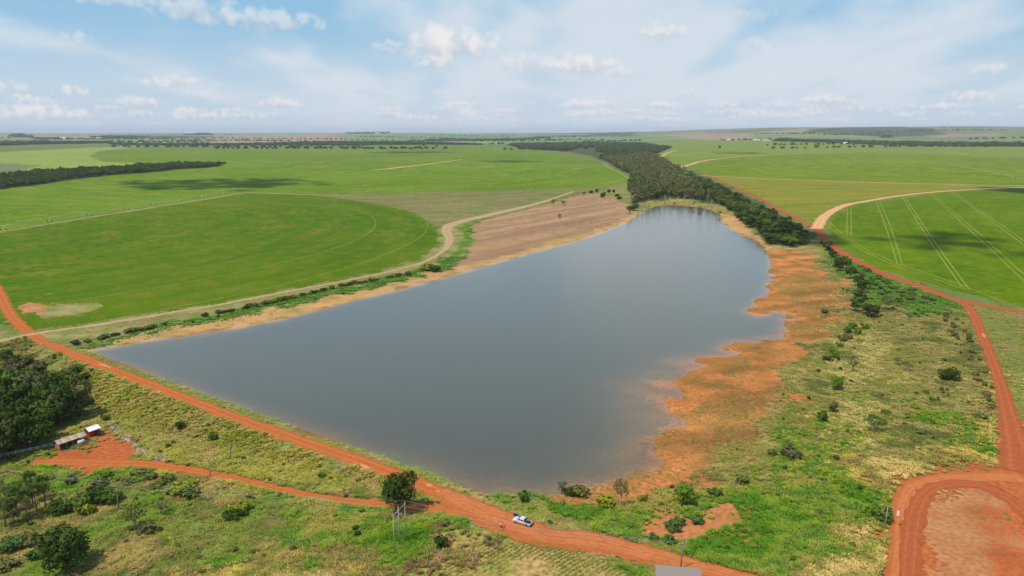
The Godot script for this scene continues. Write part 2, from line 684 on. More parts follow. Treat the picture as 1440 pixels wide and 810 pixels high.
# ---------------------------------------------------------------- materials of the ground
func soil_strip(base: Array, pale: Array, dark: Array, ruts: Array, seed_: int) -> StandardMaterial3D:
	var n := FastNoiseLite.new()
	n.seed = seed_
	n.fractal_octaves = 4
	n.frequency = 1.0
	var im := Image.create(96, 768, false, Image.FORMAT_RGB8)
	var b := srgb(base[0], base[1], base[2])
	var p := srgb(pale[0], pale[1], pale[2])
	var d := srgb(dark[0], dark[1], dark[2])
	for y in 768:
		var a := TAU * y / 768.0
		var cx := cos(a) * 3.0
		var cz := sin(a) * 3.0
		for x in 96:
			var u := (x + 0.5) / 96.0
			var along := n.get_noise_3d(cx * 0.5, cz * 0.5, u * 9.0)
			var grain := n.get_noise_3d(cx * 5.0, cz * 5.0, u * 9.0 + 50.0)
			var rut := 0.0
			for r in ruts:
				rut += exp(-pow((u - r) / 0.07, 2.0))
			var t := clampf(rut * 0.7 - 0.15 + along * 0.9 + grain * 0.2, -1.0, 1.0)
			var c := b.lerp(p, maxf(t, 0.0)).lerp(d, maxf(-t, 0.0) * 0.8)
			im.set_pixel(x, y, c * (1.0 + grain * 0.07))
	var m := StandardMaterial3D.new()
	m.albedo_texture = ImageTexture.create_from_image(im)
	m.roughness = 1.0
	m.metallic_specular = 0.1
	return m

func line_polygon(pts: PackedVector2Array, half: float, step := 6.0) -> PackedVector2Array:
	var line := smooth_line(pts, step)
	var h := PackedFloat32Array()
	for i in line.size():
		h.append(half)
	return outline_of(line, h)

var Z := {}

func cover(id: String, poly: Array) -> PackedVector2Array:
	var p := pv(poly)
	zone_polygons.append([Z[id], p])
	return p

func declare_zones() -> void:
	Z.scrub = zone([92, 106, 54], [118, 118, 66], [80, 96, 44], 0.2, 0.25, 5.0)
	Z.crop_a = zone([68, 97, 11], [84, 104, 17], [106, 100, 38], 0.04, 0.20, 0.8, 1)
	Z.crop_b = zone([83, 110, 21], [100, 123, 30], [120, 117, 52], 0.04, 0.18, 1.0, 1)
	Z.crop_pale = zone([122, 138, 56], [134, 146, 66], [112, 128, 60], 0.2, 0.15, 3.0)
	Z.crop_r1 = zone([74, 101, 5], [92, 114, 8], [100, 108, 24], 0.06, 0.18, 0.5, 1)
	Z.crop_r2 = zone([106, 116, 34], [121, 121, 39], [131, 114, 54], 0.25, 0.18, 0.8, 2)
	Z.crop_r3 = zone([88, 110, 17], [106, 123, 26], [125, 121, 41], 0.10, 0.18, 1.0, 1)
	Z.crop_r4 = zone([100, 118, 38], [112, 128, 45], [125, 120, 60], 0.2, 0.15, 3.0, 2)
	Z.fallow = zone([112, 107, 63], [126, 112, 76], [88, 110, 45], 0.22, 0.22, 1.5, 2)
	Z.plough = zone([145, 114, 88], [158, 125, 96], [130, 110, 69], 0.18, 0.22, 2.0, 3)
	Z.stubble = zone([134, 122, 82], [146, 130, 90], [104, 116, 56], 0.34, 0.3, 3.0, 2)
	Z.sand = zone([180, 143, 98], [166, 124, 75], [145, 122, 75], 0.22, 0.22, 3.0, 2)
	Z.weeds = zone([64, 104, 28], [88, 118, 40], [110, 116, 58], 0.2, 0.35, 3.0)
	Z.bed = zone([132, 100, 60], [144, 112, 62], [120, 96, 58], 0.2, 0.2, 2.0)
	Z.clay = zone([178, 114, 64], [160, 104, 56], [112, 86, 46], 0.26, 0.4, 3.0, 2)
	Z.pale = zone([146, 138, 82], [130, 130, 68], [156, 144, 98], 0.25, 0.45, 7.0)
	Z.dead = zone([112, 92, 66], [126, 106, 76], [96, 92, 52], 0.25, 0.5, 2.5)
	Z.mud = zone([134, 98, 54], [116, 96, 48], [164, 108, 62], 0.2, 0.4, 4.0, 2)
	Z.bank = zone([135, 122, 67], [111, 120, 50], [150, 122, 88], 0.26, 0.45, 4.5, 2)
	Z.lush = zone([90, 112, 28], [112, 124, 38], [124, 116, 54], 0.18, 0.4, 5.0)
	Z.dry = zone([146, 132, 68], [128, 126, 58], [120, 98, 66], 0.25, 0.5, 4.0)
	Z.slope = zone([124, 115, 55], [110, 109, 41], [126, 103, 72], 0.3, 0.5, 2.5)
	Z.low = zone([96, 109, 37], [122, 111, 63], [116, 95, 63], 0.26, 0.45, 6.0)
	Z.red = zone([156, 82, 45], [170, 96, 56], [142, 76, 44], 0.22, 0.2, 2.0)
	Z.clearing = zone([172, 112, 70], [160, 98, 58], [150, 104, 62], 0.25, 0.2, 1.8)
	Z.tan = zone([172, 126, 88], [158, 106, 68], [154, 96, 62], 0.3, 0.2, 1.8)
	Z.furrow = zone([158, 134, 82], [168, 124, 78], [114, 124, 54], 0.25, 0.3, 2.5, 0)
	Z.verge = zone([116, 120, 62], [100, 112, 46], [132, 114, 80], 0.3, 0.35, 3.0, 2)
	Z.forest_floor = zone([70, 74, 40], [92, 86, 54], [60, 68, 34], 0.3, 0.3, 5.0)
	Z.marsh = zone([138, 122, 62], [112, 108, 52], [150, 130, 84], 0.3, 0.3, 6.0, 2)
	Z.far_brown = zone([142, 122, 100], [150, 126, 104], [130, 118, 90], 0.2, 0.12, 10.0)
	Z.far_green = zone([94, 120, 62], [110, 128, 70], [120, 124, 80], 0.2, 0.12, 10.0)
	Z.far_dull = zone([104, 112, 76], [118, 118, 84], [92, 104, 68], 0.2, 0.15, 10.0)
	Z.far_wood = zone([58, 70, 44], [70, 80, 52], [84, 88, 60], 0.2, 0.15, 10.0)

var sheets: Array = []

func lay_land() -> void:
	# farthest first: what lies where, as outlines on the land
	zone_polygons.append([Z.far_dull, PackedVector2Array([Vector2(-27000, -27000), Vector2(27000, -27000), Vector2(27000, -3600), Vector2(-27000, -3600)])])
	var far_bits := [
		["far_brown", [-3526, -10604, -3188, -13044, -950.1, -12147, -1299.6, -8301, -1556.1, -6356, -2045.9, -5968, -3167, -6220, -4152, -8005]], ["far_green", [-2614.5, -10695, -379.0, -19392, 422.5, -10802, -532.2, -6794, -1295.4, -6011]],
		["far_green", [-264.3, -9006, 1613.8, -9170, 2428.7, -8017, 2100.2, -5962, 988.1, -5604, -106.2, -5421]], ["far_brown", [2137.9, -9115, 2429.4, -7419, 2050.2, -6163, 1609.5, -5872, 1664.3, -8105]],
		["far_wood", [1617.2, -41389, 2425.3, -13792, 1686.4, -10149, 650.7, -16644]], ["far_green", [2171.6, -6530, 3267, -6427, 2848.9, -5197, 1922.4, -4263, 1638.9, -5070]], ["far_dull", [12186, -26000, 18271, -26000, 4830, -5614, 3127, -5511]],
		["far_green", [3949, -6120, 4550, -5286, 3738, -4337, 3244, -4873]], ["far_brown", [3780, -6787, 4398, -6619, 4195, -6130, 3559, -6170]], ["far_green", [-5948, -6604, -5070, -7851, -3373, -7033, -2273.3, -5951, -2499.2, -4393, -3570, -3955]],
		["far_wood", [3138, -7834, 13204, -26000, 3915, -6567, 3319, -6406]], ["far_brown", [-7279, -8088, -5222, -8897, -4440, -7960, -6130, -6807]],
	]
	var fields := RandomNumberGenerator.new()
	fields.seed = 17
	for k in 150:
		var d := 3300.0 * pow(6.5, fields.randf())
		var az := fields.randf_range(-0.75, 0.75)
		var c := Vector2(sin(az), -cos(az)) * d
		var w := fields.randf_range(250.0, 900.0) * (0.6 + d / 7000.0)
		var t := fields.randf_range(-0.5, 0.5)
		var u := Vector2(cos(t), sin(t)) * w
		var v := Vector2(-sin(t), cos(t)) * w * fields.randf_range(0.3, 0.8)
		var kind: String = ["far_green", "far_green", "far_dull", "far_brown", "far_wood", "crop_pale"][fields.randi() % 6]
		zone_polygons.append([Z[kind], PackedVector2Array([c - u - v, c + u - v * 0.8, c + u + v, c - u * 0.9 + v])])
	for b in far_bits:
		cover(b[0], b[1])
	cover("scrub", [-535.8, -518.1, -4238, -4236, -1996.9, -4850, 0.0, -5421, 1431.7, -5220, 3935, -4098, 281.6, -274.7])
	cover("crop_r4", [830.2, -4705, 1487.6, -5425, 1783.2, -4790, 2630.4, -3724, 3070, -3191, 2179.9, -2258.5, 1741.1, -2456.9, 1449.7, -3074, 874.1, -2692.7, 557.2, -2133.5, 416.0, -1832.4, 513.1, -2482.2])
	sheets.append(["crop_field", cover("crop_r3", [434.4, -1796.1, 544.6, -2084.7, 713.7, -2416.4, 1034.5, -2843.7, 1429.6, -3031, 1683.3, -2806.5, 1699.9, -2398.2, 1611.4, -1664.2, 1043.0, -1070.3, 868.4, -1215.5, 718.7, -1249.3, 545.4, -1342.5, 402.0, -1450.6]), "green pivot circle right of the palm forest, above the straight farm track"])
	sheets.append(["crop_field", cover("crop_r2", [398.8, -1439.0, 537.5, -1322.8, 709.0, -1232.2, 840.4, -1175.7, 699.3, -1117.1, 521.2, -987.4, 416.9, -888.8, 339.7, -765.7, 291.5, -677.8, 297.3, -741.6, 320.7, -880.3, 364.2, -1183.5]), "pale yellowish wedge field between the two forking dirt tracks on the right"])
	sheets.append(["crop_field", cover("crop_r1", [286.1, -634.4, 315.6, -698.7, 354.2, -772.4, 409.7, -854.5, 494.3, -935.6, 641.7, -1057.6, 814.2, -1138.4, 1210.0, -1183.5, 736.4, -619.5, 257.3, -203.8, 264.9, -357.2, 250.9, -401.7, 248.1, -426.2, 245.5, -454.8, 247.9, -493.3, 257.1, -540.5]), "deep green sprayed field with paired wheel tracks inside the right road's bend"])
	cover("verge", [235.4, -361.9, 254.5, -342.5, 295.9, -274.7, 136.7, -110.2, 118.1, -141.7, 137.9, -177.7, 153.7, -203.8, 183.8, -257.3, 205.1, -294.9, 224.4, -332.9])
	cover("bank", [220.5, -598.4, 227.0, -575.9, 279.2, -645.3, 262.7, -584.8, 245.9, -516.1, 235.0, -434.5, 234.9, -374.9, 231.6, -355.7, 205.6, -300.5, 182.5, -257.4, 155.3, -209.4, 140.2, -184.2, 128.2, -173.6, 111.2, -173.5, 102.2, -168.9, 94.4, -160.1, 87.1, -148.7, 74.8, -132.2, 68.4, -120.5, 24.9, -121.8, -3.3, -151.4, -5.5, -167.0, 7.3, -166.2, 29.6, -169.1, 45.9, -175.6, 66.7, -193.3, 93.6, -232.5, 106.1, -273.6, 140.1, -313.5, 170.2, -367.4, 191.6, -421.0, 210.9, -494.1])
	cover("weeds", [270.6, -624.7, 259.7, -577.8, 243.3, -510.3, 232.8, -430.2, 232.0, -376.5, 229.0, -355.7, 216.2, -337.6, 203.7, -346.4, 197.8, -369.9, 189.1, -371.5, 210.0, -428.2, 232.1, -520.2])
	cover("lush", [-3.7, -166.9, 2.7, -165.9, 14.6, -166.2, 23.9, -168.2, 33.9, -167.3, 44.2, -168.6, 53.0, -173.6, 66.5, -180.4, 78.3, -188.4, 91.3, -208.0, 103.5, -218.4, 103.5, -201.1, 92.8, -182.4, 91.6, -169.8, 86.3, -155.4, 83.2, -147.4, 74.1, -141.8, 64.0, -132.6, 53.9, -125.5, 42.7, -136.3, 29.0, -144.9, 13.4, -151.7, 2.6, -159.5])
	cover("pale", [149.0, -304.7, 168.6, -321.9, 162.6, -300.3, 133.2, -252.1, 115.8, -220.0, 102.3, -198.6, 89.0, -185.1, 90.1, -194.6, 104.1, -218.3, 120.2, -244.9, 132.7, -275.6])
	cover("lush", [131.5, -225.3, 143.5, -221.4, 143.0, -209.4, 130.1, -198.9, 127.8, -210.0])
	cover("lush", [130.1, -198.9, 149.0, -204.9, 141.9, -191.2, 127.4, -184.4])
	cover("dry", [92.7, -180.2, 109.4, -187.8, 125.7, -191.5, 135.3, -184.2, 137.3, -182.0, 129.6, -175.7, 112.2, -175.1, 101.7, -169.8, 93.9, -160.1, 85.9, -147.2, 76.1, -134.7, 69.9, -125.0, 53.9, -125.5, 65.1, -135.3, 77.0, -144.7, 84.4, -150.5, 89.7, -162.3])
	cover("dry", [142.8, -203.8, 182.5, -257.4, 154.9, -209.4, 138.8, -184.2, 133.3, -184.2])
	sheets.append(["crop_field", cover("crop_b", [-480.8, -462.9, -481.2, -516.1, -468.7, -647.1, -456.1, -733.8, -439.7, -846.3, -413.8, -966.0, -399.1, -1070.3, -301.6, -1045.3, -246.7, -1033.2, -127.7, -1070.3, -22.1, -1110.1, 79.2, -1138.4, 152.7, -1183.5, 201.3, -1285.0, 216.0, -1362.9, 230.8, -1577.2, 235.5, -1909.5, 226.0, -2416.5, 180.3, -3057, 74.3, -3786, -131.6, -4473, -733.3, -4674, -1396.3, -4449, -2069.7, -4057, -1946.0, -3358, -1577.0, -2694.4, -1248.6, -2184.7, -1000.4, -1950.5, -845.1, -1498.7, -817.8, -1249.3, -814.2, -1138.4, -802.5, -786.1]), "wide green pivot circle behind the irrigation boom, running to the far treeline"])
	cover("crop_pale", [-2915.8, -2907.9, -2213.4, -3129, -2250.4, -3887, -2112.0, -4140, -1913.6, -3359, -1577.0, -2694.4, -1237.8, -2184.7, -943.5, -1993.3, -1065.9, -1634.2, -1033.7, -1450.6, -1198.3, -1183.5])
	cover("far_dull", [-1807.9, -1992.7, -1479.5, -2084.6, -1269.8, -1950.5, -1160.3, -1727.7, -1085.3, -1524.0, -1140.0, -1249.3])
	cover("fallow", [-296.4, -1027.2, -245.3, -1027.2, -127.0, -1063.9, -21.9, -1103.3, 78.7, -1131.2, 150.8, -1168.0, 106.4, -1070.3, 94.8, -1083.3, 36.6, -916.3, -16.0, -800.4, -51.1, -727.7, -63.1, -682.4, -71.0, -666.8, -90.5, -739.9, -117.1, -807.7, -168.5, -888.8, -231.0, -966.0])
	sheets.append(["crop_field", cover("crop_a", [-468.8, -450.9, -470.3, -504.0, -457.2, -630.7, -443.5, -712.9, -425.8, -818.9, -403.1, -940.5, -389.9, -1045.3, -294.8, -1021.3, -229.8, -960.8, -167.7, -884.3, -116.6, -804.0, -89.7, -733.8, -70.7, -656.8, -62.3, -594.1, -61.8, -545.3, -67.6, -513.0, -80.6, -480.6, -100.2, -446.4, -126.5, -412.1, -151.8, -378.8, -175.8, -355.2, -196.0, -338.6, -219.0, -319.9, -223.2, -313.9, -247.5, -339.9, -287.0, -388.7, -366.9, -481.4]), "smooth green pivot circle on the left, nearest the reservoir"])
	cover("stubble", [-279.2, -328.9, -232.3, -310.6, -221.2, -310.9, -217.7, -317.9, -194.8, -336.3, -174.6, -352.7, -150.7, -376.0, -125.6, -408.8, -99.3, -442.6, -79.9, -476.1, -67.0, -507.9, -61.1, -539.4, -61.7, -594.1, -70.5, -661.8, -62.6, -693.2, -47.4, -727.7, -48.5, -642.3, -38.2, -581.8, -43.1, -531.8, -54.1, -483.3, -73.3, -449.0, -102.6, -417.6, -126.2, -384.0, -152.2, -351.2, -179.1, -319.6, -194.7, -299.0, -207.7, -302.2, -220.8, -293.9, -241.1, -281.2])
	cover("stubble", [-237.5, -344.6, -243.2, -366.6, -223.5, -368.4, -213.1, -360.0, -214.5, -340.3, -225.7, -330.6])
	cover("tan", [-255.7, -357.2, -255.9, -365.8, -247.8, -365.0, -239.1, -357.3, -237.3, -348.7, -243.3, -344.2])
	sheets.append(["ploughed_field", cover("plough", [107.1, -1045.3, 126.9, -1045.3, 140.6, -927.6, 148.6, -864.4, 132.0, -793.9, 91.0, -696.3, 50.5, -626.8, 11.3, -560.8, -20.7, -509.6, -39.2, -481.5, -47.3, -489.3, -39.4, -555.9, -39.5, -677.1, -15.2, -759.1, 34.5, -862.8]), "bare brown ploughed field between the crop circle and the reservoir"])
	cover("verge", [128.3, -1057.6, 164.5, -1183.5, 203.8, -1285.0, 180.9, -1070.3, 152.0, -879.7, 141.7, -934.9])
	cover("sand", [-184.2, -286.9, -185.3, -307.0, -170.9, -316.4, -146.9, -338.2, -120.9, -366.9, -101.9, -397.2, -71.2, -435.5, -39.2, -481.5, 0.0, -540.9, 50.5, -626.8, 91.0, -696.3, 132.0, -793.9, 157.4, -875.1, 126.7, -743.1, 92.2, -653.7, -9.8, -481.9, -65.2, -396.5, -111.2, -335.4, -160.5, -295.4, -172.8, -279.1])
	cover("weeds", [-193.0, -293.0, -178.6, -318.7, -151.7, -349.9, -125.8, -382.5, -102.6, -417.6, -73.6, -451.1, -53.3, -485.8, -44.0, -543.0, -43.5, -599.0, -47.6, -677.1, -37.9, -727.7, -32.4, -583.0, -35.7, -516.9, -42.0, -485.5, -71.5, -437.3, -102.2, -398.7, -122.6, -372.3, -148.3, -341.4, -172.4, -319.3, -186.5, -298.0])
	cover("marsh", [148.6, -844.3, 177.2, -935.2, 217.8, -971.6, 260.4, -899.6, 257.8, -831.6, 245.9, -754.6, 223.8, -719.1, 237.4, -817.8, 223.0, -874.8, 173.7, -868.8])
	cover("sand", [235.9, -818.6, 245.8, -791.8, 225.4, -658.6, 210.4, -562.2, 220.3, -551.2, 183.2, -486.7, 200.4, -566.0, 207.8, -670.7, 214.9, -743.7])
	cover("clay", [202.9, -556.8, 224.2, -561.3, 220.1, -504.1, 198.5, -424.0, 175.1, -366.5, 146.9, -317.3, 126.2, -295.2, 110.4, -271.2, 99.3, -239.4, 89.0, -226.4, 78.4, -209.3, 67.0, -194.3, 56.3, -185.8, 52.8, -183.8, 46.2, -176.8, 39.0, -170.2, 29.7, -169.9, 20.1, -167.2, 9.1, -165.9, 3.6, -166.6, 7.5, -171.3, 19.1, -175.1, 27.9, -183.5, 45.4, -237.8, 51.0, -269.9, 94.7, -325.4, 124.1, -376.7, 160.2, -455.1])
	cover("mud", [66.3, -235.9, 79.5, -242.7, 90.1, -232.9, 90.2, -223.1, 77.4, -206.6, 66.7, -193.3, 56.3, -185.8, 46.5, -186.7, 48.1, -198.8, 54.9, -211.9])
	cover("mud", [159.8, -427.9, 195.8, -469.0, 188.4, -410.7, 169.0, -364.6, 141.1, -315.8, 128.8, -305.4, 128.7, -317.8, 144.5, -357.3, 148.2, -379.2])
	cover("mud", [75.9, -267.5, 92.2, -275.0, 94.6, -264.8, 86.7, -257.3, 75.7, -256.8])
	cover("bank", [112.0, -268.2, 143.4, -307.8, 171.0, -352.5, 154.8, -313.7, 118.7, -262.7, 99.5, -231.9, 100.0, -239.4])
	zone_polygons.append([Z.bed, lake])
	cover("clay", [9.1, -167.0, 14.8, -169.3, 21.9, -173.1, 30.5, -178.7, 37.1, -185.0, 43.6, -194.6, 50.6, -212.2, 54.8, -221.5, 55.8, -234.9, 57.4, -249.2, 64.0, -258.6, 75.2, -269.3, 75.2, -280.4, 94.7, -302.9, 110.3, -312.0, 125.6, -318.1, 140.2, -350.6, 132.0, -360.6, 122.8, -360.9, 148.6, -408.3, 185.7, -500.8, 136.8, -391.6, 100.9, -323.9, 72.2, -287.5, 51.1, -248.2, 47.8, -218.3, 40.3, -196.9, 32.1, -185.4, 21.2, -177.1, 11.2, -171.2])
	zone_polygons.append([Z.verge, line_polygon(dam, 9.0)])
	cover("forest_floor", [240.3, -580.2, 269.5, -625.0, 282.0, -702.4, 301.0, -836.6, 332.7, -1045.3, 378.0, -1362.9, 409.5, -1727.7, 473.6, -2184.7, 594.5, -2950.2, 799.5, -3702, 813.3, -4608, 391.9, -4997, -24.1, -4907, 74.3, -3786, 256.8, -3267, 296.9, -2624.4, 275.6, -2238.4, 259.4, -1727.7, 252.1, -1498.7, 203.2, -1183.5, 158.8, -960.0, 151.1, -879.4, 180.5, -942.7, 224.3, -979.0, 264.2, -913.2, 263.1, -821.9, 235.6, -685.4, 216.7, -587.7, 225.6, -572.3])
	cover("forest_floor", [-802.5, -786.1, -804.1, -1124.1, -806.8, -1232.2, -831.5, -1474.3, -787.1, -1695.4, -761.5, -1929.8, -924.3, -2038.0, -972.6, -1727.7, -1029.2, -1577.2, -986.7, -1383.8, -1025.3, -1009.8])
	cover("low", [-238.2, -292.9, -221.4, -304.0, -205.9, -299.5, -185.0, -281.0, -170.0, -265.3, -156.0, -245.2, -137.3, -221.2, -124.6, -208.9, -113.0, -197.4, -104.8, -191.7, -83.5, -183.0, -59.6, -170.7, -33.8, -162.1, -17.2, -156.1, -5.0, -149.1, -4.8, -144.0, -15.0, -133.4, -22.1, -121.8, -134.9, -129.2, -254.5, -263.3])
	cover("lush", [-47.2, -122.2, -65.7, -123.2, -60.0, -137.5, -51.7, -145.4, -50.5, -158.2, -42.3, -160.4, -27.7, -157.6, -17.1, -155.3, -5.8, -149.9, -4.9, -146.4, -12.5, -139.9, -18.1, -134.6, -33.0, -133.6, -43.5, -133.9])
	cover("lush", [-149.7, -191.7, -124.8, -188.5, -104.4, -184.9, -115.1, -175.6, -129.0, -173.2, -140.2, -178.2])
	cover("slope", [-189.8, -283.9, -164.9, -266.4, -134.3, -244.7, -104.5, -223.5, -79.2, -205.4, -57.6, -190.8, -38.6, -178.0, -23.7, -166.7, -15.8, -160.2, -18.3, -158.9, -32.1, -162.7, -60.4, -173.2, -84.4, -185.4, -106.0, -194.2, -115.2, -201.7, -126.5, -212.3, -140.1, -226.2, -157.0, -247.0, -171.8, -266.0])
	cover("verge", [-19.6, -163.0, -10.6, -161.3, -13.7, -155.5, -20.9, -158.1])
	cover("red", [-147.0, -197.0, -142.8, -200.4, -142.7, -206.4, -135.0, -203.7, -131.5, -209.0, -132.1, -216.2, -126.6, -211.2, -113.0, -197.4, -103.7, -191.6, -83.9, -184.0, -82.0, -179.4, -102.4, -186.9, -121.2, -189.4, -139.2, -191.7])
	cover("furrow", [-5.3, -149.1, -2.3, -150.5, 2.4, -147.5, 9.7, -145.1, 20.3, -139.8, 28.0, -134.8, 32.2, -129.9, 33.2, -121.8, -27.7, -121.9, -21.3, -130.4, -16.1, -133.1, -12.3, -137.7, -6.5, -146.3])
	cover("lush", [28.0, -134.8, 31.1, -135.6, 32.1, -133.1, 32.2, -129.9, 28.5, -129.9])
	cover("dead", [-4.9, -147.9, -4.2, -145.1, -11.5, -136.9, -16.0, -132.4, -29.4, -130.5, -42.7, -130.8, -62.3, -131.9, -63.3, -134.3, -43.7, -134.4, -30.1, -134.3, -19.0, -135.6, -12.6, -141.8])
	cover("dry", [-29.4, -130.5, -43.3, -133.1, -63.0, -133.5, -78.7, -134.8, -75.4, -128.4, -28.5, -126.3])
	cover("clearing", [26.8, -151.2, 30.9, -155.8, 40.9, -158.2, 49.8, -162.1, 56.7, -160.3, 55.5, -155.4, 47.7, -148.5, 41.1, -145.0, 33.9, -145.3, 26.1, -146.8])
	cover("red", [140.2, -184.2, 138.6, -177.7, 154.7, -160.5, 111.4, -110.2, 61.2, -111.0, 74.4, -132.2, 80.8, -140.0, 86.3, -147.2, 92.8, -158.4, 100.6, -168.3, 109.0, -172.9, 124.8, -174.1, 132.6, -177.3])
	cover("tan", [94.2, -146.8, 101.2, -159.7, 106.2, -164.8, 113.2, -167.5, 119.8, -166.4, 121.0, -160.6, 112.9, -147.6, 103.0, -133.8, 95.5, -124.3, 83.3, -124.5])
	cover("mud", [107.4, -164.8, 113.3, -165.2, 109.0, -159.9, 104.5, -159.5])
	cover("mud", [115.4, -155.5, 116.4, -153.2, 112.2, -148.2, 110.7, -149.2])

func build_roads() -> void:
	var red := soil_strip([164, 92, 48], [182, 110, 64], [148, 82, 44], [0.3, 0.7], 1)
	var red_wide := soil_strip([164, 94, 52], [184, 114, 72], [146, 80, 46], [0.2, 0.36, 0.52, 0.66], 2)
	var deep := soil_strip([152, 82, 48], [168, 98, 60], [136, 72, 42], [0.3, 0.68], 3)
	var beige := soil_strip([158, 136, 98], [176, 150, 112], [138, 124, 80], [0.3, 0.7], 4)
	var ochre := soil_strip([192, 148, 104], [206, 164, 120], [164, 132, 80], [0.3, 0.7], 5)
	var pale := soil_strip([120, 126, 54], [134, 134, 66], [92, 112, 30], [0.5], 6)
	ribbon("dirt_road", pv([-637.3, -786.1, -467.5, -598.2, -347.9, -460.6, -284.5, -385.2, -247.5, -339.9, -221.7, -314.1, -197.0, -293.0, -167.4, -270.8, -135.8, -247.7, -105.6, -226.0, -80.1, -208.2, -58.4, -193.7, -39.2, -181.0, -26.2, -171.6, -17.1, -164.5]), [2.9, 2.9, 3.3, 3.1, 2.8, 2.7, 2.7, 2.7, 2.7, 2.8, 3.0], red, 0.09, "red dirt road along the crest of the earth dam")
	ribbon("dirt_road", pv([-18.5, -165.9, -10.5, -158.9, -2.5, -152.3, 6.5, -147.0, 17.7, -145.1, 28.1, -139.9, 39.0, -133.9, 51.4, -126.6]), [3.0, 4.4, 4.6, 4.8, 4.6, 3.8, 3.5, 3.5], red_wide, 0.22, "wide red dirt road running past the parked pickup", 0.5, 1.2)
	ribbon("dirt_track", pv([-143.0, -195.7, -132.8, -194.7, -118.7, -192.4, -103.8, -189.8, -82.9, -181.7, -59.4, -169.9, -43.1, -163.7, -28.1, -159.7, -17.4, -158.2, -11.1, -155.5]), [2.2, 2.6, 2.8, 2.2, 1.9, 1.9, 1.9, 2.0, 2.4, 2.6], red, 0.08, "narrow red track from the sheds along the foot of the dam")
	ribbon("dirt_road", pv([508.2, -2482.2, 651.5, -3041, 786.6, -3453]), [5.0, 6.0, 4.0], ochre, 0.3, "short sandy road bend at the far end of the palm forest")
	ribbon("dirt_road", pv([416.7, -1796.1, 495.4, -1993.3, 595.4, -2238.4, 777.7, -2549.4, 1034.5, -2843.7, 1449.7, -3074]), [7.0, 6.5, 5.0, 4.0, 4.0, 3.0], ochre, 0.25, "sandy track round the rim of the far right crop circle")
	ribbon("dirt_road", pv([413.9, -1550.1, 369.0, -1199.3, 333.3, -955.6, 312.1, -832.7, 297.3, -741.6, 285.5, -668.4, 262.7, -584.8, 247.3, -519.1, 240.3, -477.5, 237.3, -438.8, 239.0, -409.8, 237.9, -380.0, 244.8, -360.3, 256.5, -345.4, 295.6, -289.4]), [3.2, 3.2, 3.2, 3.2, 3.6, 3.6, 3.4, 3.0, 3.0, 3.0, 3.2, 3.6, 3.6, 3.4, 3.4], deep, 0.14, "red dirt road curving between the crop circle and the right bank")
	ribbon("dirt_road", pv([283.5, -658.8, 334.5, -759.1, 400.7, -862.8, 454.7, -921.0, 572.4, -1027.2, 690.8, -1103.3, 829.7, -1160.5, 1248.5, -1285.0]), [5.5, 5.0, 4.0, 4.0, 4.0, 4.0, 4.0, 4.0], ochre, 0.18, "ochre track sweeping along the top of the deep green field")
	ribbon("dirt_road", pv([386.6, -1474.3, 469.5, -1394.5, 541.4, -1332.6, 713.8, -1240.7, 851.4, -1191.3, 1094.5, -1124.1]), [5.0, 4.5, 4.5, 4.0, 5.0, 5.0], ochre, 0.22, "straight ochre track between the two right crop fields")
	ribbon("dirt_road", pv([239.1, -385.2, 238.3, -366.6, 228.2, -341.1, 209.8, -306.0, 193.3, -275.1, 173.0, -238.0, 156.4, -209.4, 141.6, -184.2, 135.0, -173.6]), [2.6, 3.0, 2.6, 2.4, 2.5, 2.5, 2.6, 4.0, 6.0], deep, 0.1, "narrow red road coming down the right side to the loop")
	ribbon("dirt_road", pv([133.4, -170.8, 126.9, -171.7, 115.7, -171.6, 107.0, -169.4, 99.7, -163.4, 92.8, -153.2, 86.8, -142.6, 80.6, -131.9, 76.4, -124.7]), [3.6, 3.0, 3.2, 3.4, 3.6, 3.2, 3.0, 3.0, 3.0], red_wide, 0.07, "red turning loop worn round the bare clearing")
	ribbon("dirt_track", pv([78.6, -124.7, 84.0, -134.4, 91.5, -146.9, 99.6, -158.7, 107.2, -165.9, 114.8, -168.5, 120.3, -167.2, 122.5, -162.3, 122.3, -154.4, 119.6, -141.7]), [2.0, 2.2, 2.3, 2.4, 2.2, 2.0, 2.0, 2.2, 2.6, 2.6], deep, 0.12, "darker rutted ring inside the red turning loop")
	ribbon("dirt_track", pv([-238.2, -292.9, -226.6, -302.3, -215.1, -313.9, -193.0, -333.0, -157.9, -365.1, -124.6, -405.5, -98.1, -436.9, -76.2, -467.8, -60.8, -499.0, -52.0, -547.2, -52.8, -594.3, -59.9, -647.1, -56.1, -698.7, -15.8, -789.6, 36.2, -906.9, 92.1, -1076.7]), [1.8, 1.8, 1.6, 1.6, 1.6, 1.8, 3.5, 5.0, 6.5, 7.0, 6.5, 6.0, 4.5, 3.4, 3.2, 3.0], beige, 0.1, "beige farm track skirting the left crop circle")
	ribbon("dirt_track", pv([-469.6, -567.0, -462.0, -637.6, -448.8, -721.7, -431.6, -830.5, -409.5, -955.6, -392.2, -1051.4, -284.6, -1021.3, -221.1, -1009.8]), [1.2, 1.3, 1.5, 1.7, 1.9, 2.2, 3.0, 2.0], beige, 0.15, "bare strip beneath the left irrigation boom")
	ribbon("dirt_track", pv([-328.2, -1695.4, -307.1, -1727.7, -280.3, -1832.4, -235.9, -1993.3, -162.3, -2354.1]), [6.0, 8.0, 5.0, 4.0, 3.0], ochre, 0.3, "short ochre scar in the far green circle")
	ribbon("dirt_track", pv([326.4, -2238.4, 255.5, -1993.3, 237.0, -1577.2, 221.4, -1362.9, 188.0, -1183.5]), [4.0, 5.0, 4.5, 4.0, 3.0], pale, 0.25, "pale grassy track along the left edge of the palm forest")
